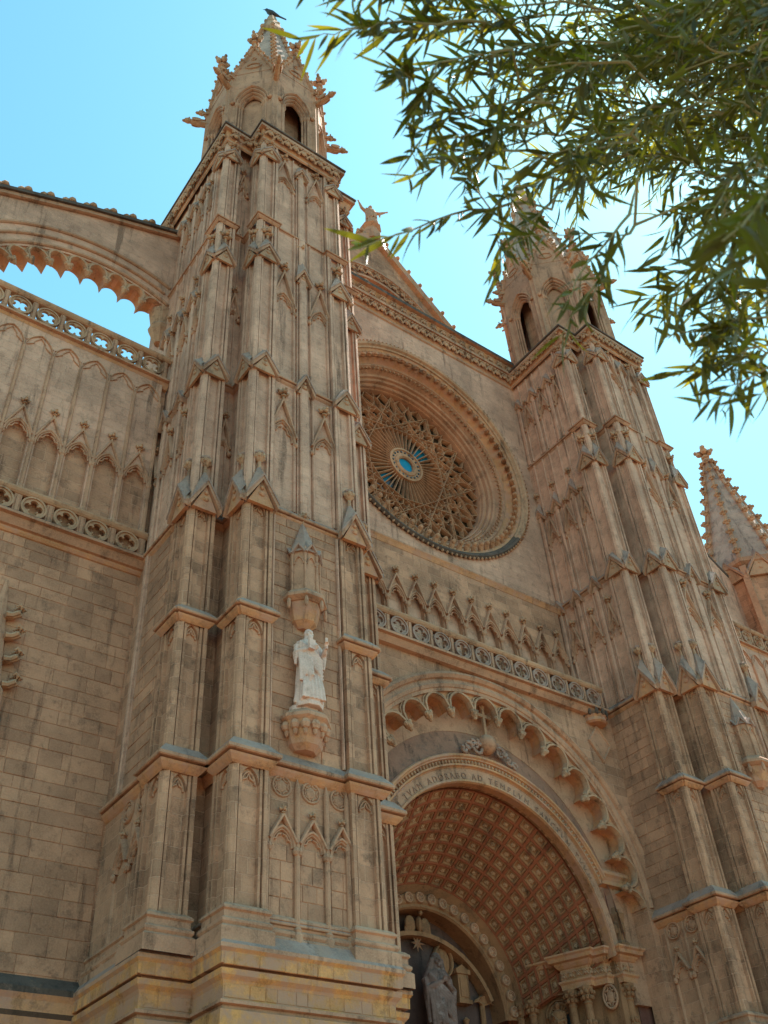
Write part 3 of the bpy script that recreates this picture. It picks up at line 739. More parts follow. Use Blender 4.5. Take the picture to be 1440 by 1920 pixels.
# crocketed pinnacle fixed to the left wall at the picture edge
pin = thing('wall_pinnacle', 'carved stone pinnacle with curled leaves on the left wall at the picture edge', 'pinnacle', (5.55, WY-.15, 13))
part('shaft', MB().lathe((5.55, WY-.05, 0), [(.62, 13.6), (.62, 14.5), (.5, 14.7), (.06, 18.3)], 6), 'sandstone_plain', pin)
part('corbel', MB().lathe((5.55, WY-.05, 0), [(.2, 12.7), (.6, 13.3), (.72, 13.5), (.72, 13.65)], 6), 'lichen_stone', pin)
def curl():
    b = MB()
    for q, s in ((0, 1), (.10, .8), (-.10, .8)):
        b.tube([(0, q, 0), (.22*s, q, .03), (.42*s, q-.04, .14), (.50*s, q-.07, .30), (.40*s, q-.08, .38), (.30*s, q-.07, .30)], [.09, .08, .075, .07, .055, .03], 6)
    return b.mesh('curled_leaf', 'carved_stone')
for i, z in enumerate((14.75, 15.55, 16.3, 17.0)):
    for s in (1, -1):
        put('curled_leaf', cached('curl', curl), pin, TR(5.55+s*(.45-.1*i), WY-.2, z, 0 if s > 0 else pi, 1.0))

def flyer(label, mir):
    X = (lambda x: 2*CXM-x) if mir else (lambda x: x)
    y0, y1 = 26.5, 27.35; cx_, cz_, R = 6.9, 30.35, 6.3
    t = thing('flying_buttress', label, 'buttress', (X(9.7), 26.9, 36), 'flying buttresses beside the towers')
    top = [(-5.2, 33.1), (-2.7, 35.0), (-.3, 36.6), (1.8, 38.12), (5.47, 39.78), (9.9, 41.5)]
    def zt(x):
        for (xa, za), (xb, zb) in zip(top, top[1:]):
            if x <= xb: return za+(zb-za)*(x-xa)/(xb-xa)
        return top[-1][1]
    def zi(x): return cz_+sqrt(max(0, R*R-(x-cx_)**2)) if x > .75 else cz_-1.2+(x-.75)*1.2
    xs = [.75+(9.9-.75)*i/24 for i in range(25)]; b = MB()
    for xa, xb in zip(xs, xs[1:]):
        b.prism([(X(xa), zi(xa)), (X(xb), zi(xb)), (X(xb), zt(xb)), (X(xa), zt(xa))], 'y', y0, y1)
    b.prism([(X(-5.2), 27), (X(.76), 27), (X(.76), zt(.76)), (X(-.3), 36.6), (X(-2.7), 35), (X(-5.2), 33.1)], 'y', y0-.3, y1+.3)
    part('arch', b, 'sandstone_fine', t)
    for off, w_ in ((.22, .2), (.75, .16), (1.35, .2)):
        part('moulding', MB().bar([(X(cx_+(R+off)*cos(a)), cz_+(R+off)*sin(a)) for a in [radians(d) for d in range(60, 158, 4)] if cz_+(R+off)*sin(a) < zt(cx_+(R+off)*cos(a))-.2 and cx_+(R+off)*cos(a) < 9.8], w_, y0, y0-.10), 'sandstone_plain', t)
    b = MB().bar([(X(x), z+.02) for x, z in top], .26, y0-.02, y0-.18, front=.8, mi=0); b.bar([(X(x), z+.22) for x, z in top], .20, y1+.1, y0-.30, front=.9, mi=1)
    part('coping', b, ['sandstone_plain', 'lichen_stone'], t)
    for k in range(15):
        x = 9.3-k*.93; 
        if x > -5: put('crocket', crocket_me(), t, TR(X(x), y0-.05, zt(x)+.36, 0, (2.6, 1.8, 1.9)))
    for k in range(10):
        th = radians(72.5+8.7*k); put('cusp', cusp_me(.97, .78), t, radial(X(cx_), cz_, R, y0+.1, th if not mir else pi-th))
    part('springer', MB().lathe((X(9.75), 26.9, 0), [(.2, 33.9), (.5, 34.6), (.55, 34.8), (.45, 35.0), (.6, 35.9)], 8), 'carved_stone', t)
    return t
flyer('flying buttress with hanging cusps against the sky at upper left', False)
flyer('flying buttress coping seen beyond the right tower beside the crocketed pinnacle', True)

# pinnacle far right
pn = thing('crocketed_pinnacle', 'octagonal crocketed pinnacle with cross finial at the right edge', 'pinnacle', (51.7, 26.2, 30))
part('shaft', MB().lathe((51.7, 26.2, 0), [(2.6, 28), (2.6, 36.6), (2.95, 36.9), (2.95, 37.2)], 8), 'sandstone', pn)
sp_ = part('spire', MB().lathe((51.7, 26.2, 0), [(2.8, 37.0), (.22, 48.1)], 8), 'spire_stone', pn)
for k in range(8):
    a = k*pi/4+pi/8
    part('rib', MB().tube([(51.7+2.8*cos(a), 26.2+2.8*sin(a), 37.0), (51.7+.22*cos(a), 26.2+.22*sin(a), 48.1)], [.16, .1], 6), 'sandstone_plain', pn)
    for i in range(11):
        t = (i+.7)/11.3; r = 2.8-2.58*t+.14; put('crocket', crocket_me(), sp_, TR(51.7+r*cos(a), 26.2+r*sin(a), 37+11.1*t, a+pi/2, 2.1-.7*t))
    a2 = k*pi/4; put('gablet', gablet_me(2.0, 1.5, .25, 2.0), pn, TR(51.7+sin(a2)*2.5, 26.2-cos(a2)*2.5, 36.0, a2))
    put('pilaster', cached('pnp', lambda: MB().box(-.2, .2, -.25, .1, 0, 8.6).mesh('pilaster', 'sandstone_plain')), pn, TR(51.7+sin(a2+pi/8)*2.6, 26.2-cos(a2+pi/8)*2.6, 28, a2+pi/8))
put('finial', finial_me(), pn, TR(51.7, 26.2, 47.7, pi/5, (2.4, 2.4, 2.4)))

# ------------------------------------------------------------------ central front between the towers
PX = 24.05
FY = 26.05
front = thing('facade_wall', 'sandstone wall between the towers around the rose window', 'wall', (PX, FY, GZ))
ZR, RR = 34.67, 6.70
def wall_hole(b, x0, x1, z0, z1, cx, cz, r, y0, y1, n_=48, lower=True):
    xs = [x0] + [cx-r*cos(pi*i/n_) for i in range(n_+1)] + [x1]
    for xa, xb in zip(xs, xs[1:]):
        if xb-xa < 1e-5: continue
        ha = sqrt(max(0, r*r-(xa-cx)**2)); hb = sqrt(max(0, r*r-(xb-cx)**2))
        b.prism([(xa, cz+ha), (xb, cz+hb), (xb, z1), (xa, z1)], 'y', y0, y1)
        if lower: b.prism([(xa, z0), (xb, z0), (xb, cz-hb), (xa, cz-ha)], 'y', y0, y1)
    return b
part('upper_wall', wall_hole(MB(), 16.4, 31.7, 20.4, 44.0, PX, ZR, RR, FY, FY+2.6), 'sandstone_fine', front)
part('string_course', MB().course([(16.6, FY), (31.5, FY)], [(0, 26.7), (.24, 26.75), (.3, 26.9), (.36, 27.0), (.36, 27.08), (.10, 27.2), (.05, 27.3), (0, 27.34)], mis=[0, 1, 1, 0, 0, 0, 0]), ['sandstone_plain', 'ochre_stone'], front)
# cornice of the front
cc = [(16.4, FY), (31.7, FY)]
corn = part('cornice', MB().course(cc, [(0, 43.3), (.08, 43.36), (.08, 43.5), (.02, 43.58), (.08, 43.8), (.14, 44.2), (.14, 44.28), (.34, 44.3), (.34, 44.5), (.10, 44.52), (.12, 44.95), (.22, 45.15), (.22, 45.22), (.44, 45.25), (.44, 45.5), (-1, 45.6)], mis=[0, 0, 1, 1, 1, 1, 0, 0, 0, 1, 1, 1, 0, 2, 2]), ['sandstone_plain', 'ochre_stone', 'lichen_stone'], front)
leaf_run(corn, cc, 43.70, .13, .55, 1.5); leaf_run(corn, cc, 44.66, .2, .7, 1.2)
# blind arcade above the gallery
arcade_plate(front, 'arcade_wall', [30.64-1.057*k for k in range(13)], 1.057, .80, 23.85, .72, 20.5, 26.78, FY, .22, 'sandstone')
for k in range(13):
    x = 30.68-1.057*k-.04
    if x < 17: continue
    g_ = put('blind_gable', blind_gable_me(.98, .74, 1.28), front, TR(x, FY-.222, 23.85, 0)); put('finial', finial_me(), g_, TR(x, FY-.34, 25.05, 0, .66))
    def acol():
        return MB().bar([(0, 0), (0, 2.0)], .12, 0, -.08).lathe((0, -.06, 0), [(.09, 0), (.06, .2), (.06, 2.1), (.11, 2.2), (.13, 2.36), (.06, 2.4)], 8).mesh('colonnette', 'sandstone_plain')
    put('colonnette', cached('acol', acol), front, TR(x-.53, FY-.22, 21.5))

# gable behind the cornice
GY = 28.6; GA = 56.6
gb = thing('gable', 'crocketed gable with relief above the rose window, partly behind leaves', 'gable', (PX, GY, 45))
b = MB(); b.prism([(PX-11, GA-11), (PX+11, GA-11), (PX, GA)], 'y', GY+.3, GY+1.2); part('wall', b, 'sandstone', gb)
b = MB(); b.bar([(PX-11.2, GA-11.2), (PX, GA)], .75, GY+.9, GY, front=.7); b.bar([(PX+11.2, GA-11.2), (PX, GA)], .75, GY+.9, GY-.01, front=.7); part('coping', b, 'ochre_stone', gb)
b = MB(); b.revolve(PX, 47.5, [(5.2, GY+.3), (5.2, GY+.1), (4.9, GY+.0), (4.8, GY+.2), (4.2, GY+.35), (4.1, GY+.1), (3.9, GY+.1), (3.9, GY+.4)], 0, pi, 40); part('arch_moulding', b, 'sandstone_plain', gb)
for k in range(21):
    th = pi*(k+.5)/21; put('leaf_carving', leaf_carving_me(), gb, radial(PX, 47.5, 4.3, GY+.2, th) @ Matrix.Scale(1.5, 4))
R_ = random.Random(5); b = MB()
for k in range(60):
    a = R_.uniform(.05, pi-.05); r = R_.uniform(.3, 3.6); b.ball((PX+r*cos(a), GY+.3, 47.6+r*sin(a)), (R_.uniform(.12, .4), R_.uniform(.1, .25), R_.uniform(.2, .55)), 7, 4)
part('relief', b, 'carved_stone', gb, True)
for s in (-1, 1):
    for k in range(12):
        t = .55+k*.86; put('crocket', crocket_me(), gb, Matrix.Translation((PX+s*(t+.35), GY+.3, GA-t+.25)) @ Matrix.Rotation(s*pi/4, 4, 'Y') @ Matrix.Scale(2.2, 4))
part('pedestal', MB().lathe((PX, GY+.4, 0), [(.7, 56.0), (.7, 56.9), (.5, 57.1), (.5, 57.5), (.75, 57.7)], 8), 'sandstone_plain', gb)

# rose window
rose = thing('rose_window', 'large round rose window with carved stone tracery and deep moulded surround', 'window', (PX, FY, ZR))
T2 = 2*pi
def ring(name, prof, mats, mis=None, a0=0, a1=T2, n_=96): return part(name, MB().revolve(PX, ZR, prof, a0, a1, n_, mis), mats, rose)
hp = [(6.78, FY+.02), (6.80, FY-.10), (6.70, FY-.20), (6.58, FY-.16), (6.52, FY-.04), (6.42, FY-.02), (6.40, FY+.08)]
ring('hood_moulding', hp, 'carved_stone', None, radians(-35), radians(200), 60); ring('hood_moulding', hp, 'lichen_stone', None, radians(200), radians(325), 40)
band = ring('leaf_band', [(6.40, FY+.06), (6.28, FY+.12), (6.12, FY+.34), (5.86, FY+.56), (5.74, FY+.62)], 'ochre_stone')
ring('roll_moulding', [(5.78, FY+.62), (5.74, FY+.54), (5.66, FY+.54), (5.60, FY+.66)], 'sandstone_plain')
bill = ring('billet_band', [(5.62, FY+.66), (5.44, FY+.95), (5.36, FY+1.0)], 'sandstone_plain')
ring('splay_moulding', [(5.38, FY+.98), (5.36, FY+.92), (5.27, FY+.96), (5.24, FY+1.1), (5.18, FY+1.12), (5.16, FY+1.06), (5.09, FY+1.12), (5.06, FY+1.3), (5.00, FY+1.32), (4.98, FY+1.26), (4.91, FY+1.34), (4.88, FY+1.5), (4.86, FY+1.52), (4.84, FY+1.6), (4.80, FY+2.2)], ['sandstone_plain', 'ochre_stone'], [0, 0, 0, 1, 0, 0, 0, 1, 0, 0, 0, 1, 0, 0])
def beadr(): return MB().ball((0, 0, 0), (.06, .09, .09), 6, 4).mesh('bead', 'carved_stone')
def leafb():
    b = MB(); b.ball((0, -.06, .0), (.10, .10, .22), 7, 5); b.ball((-.09, -.12, .12), (.07, .07, .09), 6, 4); b.ball((.09, -.12, .12), (.07, .07, .09), 6, 4); b.ball((0, -.12, -.15), (.09, .06, .08), 6, 4)
    return b.mesh('leaf_knob', 'carved_stone')
def billet(): return MB().tube([(-.07, .03, -.2), (.05, -.10, 0), (-.07, .03, .2)], [.045, .075, .045], 6).mesh('billet', 'carved_stone')
for k in range(76):
    th = T2*k/76; put('leaf_knob', cached('leafb', leafb), band, radial(PX, ZR, 6.06, FY+.24, th) @ Matrix.Rotation(radians(-38), 4, 'X') @ Matrix.Diagonal((1.5, 1.5, 1.7, 1)))
for k in range(120):
    th = T2*k/120; put('billet', cached('billet', billet), bill, radial(PX, ZR, 5.50, FY+.70, th) @ Matrix.Rotation(radians(-55), 4, 'X'))
for k in range(150):
    th = T2*k/150; put('bead', cached('beadr', beadr), bill, radial(PX, ZR, 6.80, FY-.10, th))
# tracery
TY0, TY1 = FY+1.98, FY+1.70
b = MB(); c = (PX, ZR)
b.revolve(PX, ZR, [(.45, TY0), (.45, TY1-.02), (.52, TY1-.10), (.68, TY1-.06), (.72, TY1), (.92, TY1), (.95, TY1-.08), (1.06, TY1-.06), (1.10, TY0)], 0, T2, 48)
hub = part('hub', b, 'tracery_stone', rose)
def hole(): return MB().lathe((0, 0, 0), [(.02, -.02), (.055, -.02), (.055, .03)], 8).mesh('eyelet', 'bronze_glass')
for k in range(20): put('eyelet', cached('hole', hole), hub, radial(PX, ZR, .83, TY1-.02, T2*k/20) @ Matrix.Rotation(pi/2, 4, 'X'))
P2 = lambda r, t: (PX+r*cos(t), ZR+r*sin(t))
for k in range(48):
    t = T2*k/48
    part('spoke', MB().bar([P2(1.05, t), P2(2.75, t)], .075, TY0, TY1+.04, front=.35), 'tracery_stone', rose)
    t2 = t+T2/96; w2 = 2.75*T2/96
    part('spoke_arch', MB().bar([P2(2.75, t), P2(2.88, t+T2/96*.35), P2(2.96, t2), P2(2.88, t+T2/96*1.65), P2(2.75, t+T2/48)], .065, TY0, TY1+.05, front=.35), 'tracery_stone', rose)
for k in range(24):
    t = T2*k/24
    cx_, cz_ = P2(3.42, t)
    b = MB()
    for j in range(3):
        a = t+pi+T2*j/3; q = (cx_+.21*cos(a), cz_+.21*sin(a))
        b.bar([(q[0]+.19*cos(a+d), q[1]+.19*sin(a+d)) for d in [radians(x) for x in range(-130, 131, 26)]], .07, TY0, TY1+.02, front=.35)
    b.bar([(cx_+.46*cos(a), cz_+.46*sin(a)) for a in [T2*i/14 for i in range(14)]], .06, TY0, TY1+.06, closed=True, front=.35)
    part('trefoil', b, 'tracery_stone', rose)
    b = MB(); dt = T2/48
    for s in (-1, 1):
        b.bar([P2(3.86, t), P2(4.15, t+s*dt*.62), P2(4.45, t+s*dt*.72), P2(4.84, t+s*dt*.05)], .075, TY0, TY1, front=.35)
        b.bar([P2(3.5, t+dt), P2(3.95, t+dt+s*dt*.45), P2(4.3, t+dt+s*dt*.35), P2(4.6, t+dt)], .06, TY0, TY1+.03, front=.35)
    b.bar([P2(4.6, t+dt), P2(4.84, t+dt)], .06, TY0, TY1+.03)
    part('petal', b, 'tracery_stone', rose)
for k in range(12):
    t = T2*k/12+.13; part('star_bar', MB().bar([P2(4.82, t), P2(4.82, t+T2/3)], .06, TY0-.02, TY1-.02, front=.4), 'tracery_stone', rose)
b = MB().lathe((0, 0, 0), [(.001, 0), (.6, 0)], 24); 
part('pane', MB().add([(PX, TY1+.08, ZR)] + [(PX+.60*cos(T2*i/24), TY1+.08, ZR+.60*sin(T2*i/24)) for i in range(24)], [(0, i+1, (i+1) % 24+1) for i in range(24)]), 'blue_glass', rose)
for k in range(48):
    t0, t1 = T2*k/48, T2*(k+1)/48
    me_ = MB().add([(P2(r, t)[0], TY0+.06, P2(r, t)[1]) for r, t in ((.7, t0), (2.95, t0), (2.95, t1), (.7, t1))], [(0, 1, 2, 3)])
    part('pane', me_, 'blue_glass' if k in (5, 6, 7, 29, 30) else 'bronze_glass', rose)
for k in range(24):
    t0, t1 = T2*k/24, T2*(k+1)/24
    part('pane', MB().add([(P2(r, t)[0], TY0+.065, P2(r, t)[1]) for r, t in ((2.94, t0), (4.95, t0), (4.95, t1), (2.94, t1))], [(0, 1, 2, 3)]), 'bronze_glass', rose)

# ------------------------------------------------------------------ gallery balustrade and portal
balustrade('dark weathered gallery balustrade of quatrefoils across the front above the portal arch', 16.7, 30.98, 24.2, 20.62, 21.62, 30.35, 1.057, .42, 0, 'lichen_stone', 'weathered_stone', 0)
portal = thing('portal', 'deep arched portal with cusped outer arch, inscribed archivolt and coffered vault', 'portal', (PX, 24.4, GZ))
AZ_, AR = 12.3, 7.02
SY = 24.4
b = MB(); b.box(16.4, 31.8, SY, FY+.1, 20.1, 20.66); wall_hole(b, 16.4, 31.8, 0, 20.1, PX, AZ_, AR, SY, SY+.8, 48, False)
b.box(16.4, PX-AR, SY, SY+.8, GZ, AZ_); b.box(PX+AR, 31.8, SY, SY+.8, GZ, AZ_)
part('spandrel_wall', b, 'sandstone', portal)
b = MB(); b.revolve(PX, AZ_, [(7.82, SY+.02), (7.80, SY-.12), (7.68, SY-.18), (7.56, SY-.10), (7.52, SY+.0), (7.40, SY-.02), (7.30, SY-.08), (7.18, SY-.04), (7.14, SY+.04), (7.02, SY+.06), (7.0, SY+.2)], 0, pi, 72)
part('hood_arch', b, 'sandstone_plain', portal)
b = MB(); b.revolve(PX, AZ_, [(7.0, SY+.15), (6.98, SY+.5), (6.98, SY+1.0)], 0, pi, 72); part('arch_soffit', b, 'ochre_stone', portal)
for k in range(16):
    th = radians(5.63+11.25*k); put('cusp', cusp_me(1.36, .86), portal, radial(PX, AZ_, 7.0, SY+.15, th))
# lunette
LY = 25.2
b = MB(); n_ = 48
for i in range(n_):
    ta, tb = pi*i/n_, pi*(i+1)/n_
    xa, xb = PX-AR*cos(ta), PX-AR*cos(tb)
    def zin(x): q = 6.17**2-(x-PX)**2; return 11.86+sqrt(q) if q > 0 else 9.0
    b.prism([(xa, min(zin(xa), AZ_+AR*sin(ta))), (xb, min(zin(xb), AZ_+AR*sin(tb))), (xb, AZ_+AR*sin(tb)+.05), (xa, AZ_+AR*sin(ta)+.05)], 'y', LY, LY+.3)
part('lunette_wall', b, 'sandstone_plain', portal)
stone('brown_band', (.30, .14, .09), dark=(.08, .045, .033), spot=(.12, .085, .07), courses=False)
def circles(b, C, a0, a1, n_, mis=None):
    R = [[(cx+r*cos(a0+(a1-a0)*i/n_), y, cz+r*sin(a0+(a1-a0)*i/n_)) for cx, cz, r, y in C] for i in range(n_+1)]
    for j in range(len(C)-1):
        vs = []; fs = []
        for r in R: vs += [r[j], r[j+1]]
        for i in range(n_): fs.append((2*i, 2*i+1, 2*i+3, 2*i+2))
        b.add(vs, fs, mis[j] if mis else 0)
    return b
OUT, INN = (24.08, 10.94, 6.07), (24.05, 10.5, 5.37)
def lerp(s, y): return tuple(OUT[i]+(INN[i]-OUT[i])*s for i in range(3)) + (y,)
part('extrados_slope', circles(MB(), [(PX, 11.86, 6.18, LY+.02), (*OUT, 25.0)], 0, pi, 60), 'brown_band', portal)
A0 = radians(24)
arch = part('archivolt', circles(MB(), [lerp(0, 25.02), lerp(0, 24.95), lerp(.05, 24.86), lerp(.12, 24.86), lerp(.16, 24.93), lerp(.20, 24.93), lerp(.22, 25.02), lerp(.34, 25.04), lerp(.36, 24.96), lerp(.42, 24.96), lerp(.45, 25.06), lerp(.48, 25.08)], A0, pi-A0, 60), 'ochre_stone', portal)
part('inscription_band', circles(MB(), [lerp(.48, 25.06), lerp(.48, 25.08), lerp(.88, 25.08), lerp(.89, 25.02), lerp(.96, 25.0), lerp(1.0, 25.08), lerp(1.0, 25.5)], 0, pi, 60, [0, 0, 1, 1, 1, 1]), ['sandstone_plain', 'ochre_stone'], portal)
for k in range(78):
    th = radians(26+128*k/77); c_ = lerp(.28, 25.0); put('bead', cached('bead2', lambda: MB().ball((0, 0, 0), (.05, .06, .075), 6, 4).mesh('bead', 'carved_stone')), arch, radial(c_[0], c_[1], c_[2], 25.0, th))
for s in (-1, 1):
    x0_, x1_ = sorted((PX+s*5.45, PX+s*7.3))
    part('impost_moulding', MB().course([(x0_, 25.05), (x1_, 25.05)], [(-.2, 13.75), (.12, 13.7), (.2, 13.6), (.2, 13.5), (.12, 13.42), (.06, 13.3), (.06, 13.15), (-.2, 13.1)]), 'ochre_stone', portal)
# the inscription
cu = bpy.data.curves.new('txt', 'FONT'); cu.size = .32; cu.extrude = .012; cu.align_x = 'CENTER'
to = bpy.data.objects.new('txt', cu); COL.objects.link(to)
b = MB(); txt = "DOMVM TVAM ADORABO AD TEMPLVM SANCTVM TVVM"; th = 155.0; rad = lerp(.72, 25.07)
for ch in txt:
    adv = {' ': 1.7, 'M': 3.0, 'I': 1.5, 'O': 2.7, 'D': 2.7, 'N': 2.6}.get(ch, 2.3)*1.27; th -= adv/2
    if ch != ' ':
        cu.body = ch; bpy.context.view_layer.update()
        me = to.evaluated_get(bpy.context.evaluated_depsgraph_get()).to_mesh()
        a = radians(th); M = radial(rad[0], rad[1], rad[2]-.14, 25.07, a) @ Matrix.Rotation(pi/2, 4, 'X')
        b = MB(); b.add([M @ v.co for v in me.vertices], [list(p.vertices) for p in me.polygons]); to.to_mesh_clear()
        part('letter', b, 'letter_paint', portal)
    th -= adv/2
bpy.data.objects.remove(to); bpy.data.curves.remove(cu)
# orb with cross and scrolls on the archivolt
orb = part('orb', MB().ball((24.27, 24.9, 17.55), .40, 20, 12), 'sandstone_plain', portal, True)
part('cross', MB().box(24.22, 24.34, 24.84, 24.96, 17.9, 19.2).box(23.92, 24.64, 24.85, 24.95, 18.72, 18.86).ball((24.28, 24.9, 19.2), .13, 6, 4).ball((23.92, 24.9, 18.79), .12, 6, 4).ball((24.64, 24.9, 18.79), .12, 6, 4), 'carved_stone', portal)
for s in (-1, 1):
    b = MB()
    for (dx, dz, rr, tw) in ((.60, -.12, .30, 1), (1.02, -.32 if s > 0 else -.20, .22, -1), (.78, -.02, .18, -1), (1.28, -.50 if s > 0 else -.34, .16, 1), (.48, .12, .14, 1)):
        x, z = 24.27+s*dx, 17.40+dz
        b.tube([(x+rr*(1-j*.075)*cos(s*tw*j*.7), 24.86-.06*sin(j*.35), z+rr*(1-j*.075)*sin(s*tw*j*.7)) for j in range(12)], [.075*(1-.05*j) for j in range(12)], 6)
        b.ball((x, 24.86, z), (.07, .08, .07), 6, 4)
    part('scroll_ornament', b, 'weathered_stone', portal)
# splayed coffered vault
V0, V1 = (24.05, 10.5, 5.37, 25.45), (24.02, 9.12, 4.0, 29.2)
def VP(s, th, dr=0):
    cx, cz, r, y = [V0[i]+(V1[i]-V0[i])*s for i in range(4)]; return Vector((cx+(r+dr)*cos(th), y, cz+(r+dr)*sin(th)))
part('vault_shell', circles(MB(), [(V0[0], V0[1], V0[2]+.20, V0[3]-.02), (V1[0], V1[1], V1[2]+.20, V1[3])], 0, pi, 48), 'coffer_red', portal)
NR, NA = 9, 22
ros = MB().ball((0, 0, 0), (.5, .5, .22), 8, 5)
for k in range(6): ros.ball((.62*cos(k*pi/3), .62*sin(k*pi/3), -.05), (.34, .34, .22), 6, 4)
for i in range(NR):
    for j in range(NA):
        s0, s1 = .02+.88*i/NR, .02+.88*(i+1)/NR; t0, t1 = pi*j/NA, pi*(j+1)/NA
        b = MB()
        def q(f, dr): return [VP(s0+(s1-s0)*u, t0+(t1-t0)*v, dr) for u, v in ((f, f), (1-f, f), (1-f, 1-f), (f, 1-f))]
        L = [q(0, 0), q(.08, 0), q(.10, .06), q(.14, .06), q(.15, .015), q(.22, .015), q(.26, .085)]
        for m_, (qa, qb) in enumerate(zip(L, L[1:])):
            b.add(qa+qb, [(e, (e+1) % 4, 4+(e+1) % 4, 4+e) for e in range(4)], 0 if m_ < 2 else 1)
        b.add(L[-1], [(0, 1, 2, 3)], 1)
        c0 = VP((s0+s1)/2, (t0+t1)/2, .06); ex = (VP(s1, (t0+t1)/2)-VP(s0, (t0+t1)/2)).normalized(); en = Vector((cos((t0+t1)/2), 0, sin((t0+t1)/2))); ey = en.cross(ex).normalized(); en = ex.cross(ey)
        b.add([c0 + (ex*v[0] + ey*v[1] - en*v[2]*(1 if en.dot(Vector((cos((t0+t1)/2), 0, sin((t0+t1)/2)))) > 0 else -1))*.115 for v in ros.v], ros.f, 2)
        part('coffer', b, ['coffer_red', 'coffer_stone', 'carved_stone'], portal)
part('vault_band', circles(MB(), [(V0[0], V0[1], V0[2]-.0, 25.40), (V0[0], V0[1], V0[2]+.0, 25.5)], 0, pi, 48), 'coffer_stone', portal)
part('tympanum_arch', circles(MB(), [tuple(V0[i]+(V1[i]-V0[i])*.90 for i in range(4)), (24.02, 9.12, 4.02, 29.14), (24.02, 9.12, 3.98, 29.08), (24.02, 9.11, 3.72, 29.08), (24.02, 9.1, 3.66, 29.14), (24.02, 9.1, 3.56, 29.12), (24.02, 9.1, 3.5, 29.2), (24.02, 9.1, 3.5, 30.0)], 0, pi, 48), 'coffer_stone', portal)
for k in range(22): put('medallion', medallion_me(.17), portal, radial(24.02, 9.12, 3.86, 29.08, pi*(k+.5)/22))
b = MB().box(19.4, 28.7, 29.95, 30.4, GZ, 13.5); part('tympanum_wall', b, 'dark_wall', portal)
# carvings in the tympanum
b = MB(); b.bar([(24.0+3.4*cos(radians(a)), 8.75+3.05*sin(radians(a))) for a in range(20, 161, 7)], .2, 29.9, 29.45, front=.8); part('scroll_band', b, 'coffer_stone', portal)
b = MB(); b.ball((23.95, 29.5, 12.15), (.12, .16, .30), 8, 5); b.ball((23.95, 29.36, 12.52), (.09, .12, .10), 7, 4)
for s in (-1, 1): b.ball((23.95+s*.36, 29.56, 12.12), (.27, .07, .33), 8, 5); b.ball((23.95+s*.52, 29.58, 11.92), (.13, .05, .25), 7, 4)
part('dove', b, 'coffer_stone', portal, True)
b = MB()
for k in range(8):
    a = k*pi/4; b.add([(23.98, 29.60, 11.52), (23.98+.07*cos(a-pi/2), 29.7, 11.52+.07*sin(a-pi/2)), (23.98+.34*cos(a), 29.68, 11.52+.34*sin(a)), (23.98+.07*cos(a+pi/2), 29.7, 11.52+.07*sin(a+pi/2))], [(0, 1, 2), (0, 2, 3)])
part('star', b, 'sandstone_plain', portal)
b = MB().ball((25.2, 29.85, 11.05), (.38, .16, .52), 14, 8); b.bar([(25.2+.42*cos(a), 11.05+.56*sin(a)) for a in [T2*i/20 for i in range(20)]], .09, 29.9, 29.66, closed=True); part('moon_disc', b, 'coffer_stone', portal, True)
b = MB().box(25.72, 26.24, 29.6, 29.95, 9.75, 10.65).box(25.64, 26.32, 29.55, 29.95, 10.65, 10.82).box(25.8, 26.16, 29.57, 29.62, 9.85, 10.5).box(25.66, 26.30, 29.55, 29.95, 9.62, 9.76).prism([(25.7, 10.82), (26.26, 10.82), (25.98, 11.0)], 'y', 29.6, 29.9); part('carved_tower', b, 'coffer_stone', portal)
b = MB().lathe((26.05, 29.75, 0), [(.22, 7.6), (.1, 7.8), (.08, 8.3), (.3, 8.5), (.32, 8.62), (.1, 8.66), (.07, 8.95), (.14, 9.1), (.03, 9.2)], 10); part('carved_fountain', b, 'coffer_stone', portal)
b = MB()
for k in range(9):
    a = pi*(k+.5)/9; b.tube([(26.95, 29.75, 9.7), (26.95+.3*cos(a), 29.65, 9.75+.25*sin(a)), (26.95+.5*cos(a), 29.7, 9.7+.2*sin(a))], [.05, .05, .02], 5)
b.tube([(26.95, 29.8, 7.6), (26.95, 29.8, 9.75)], .11, 7); part('carved_palm', b, 'coffer_stone', portal)
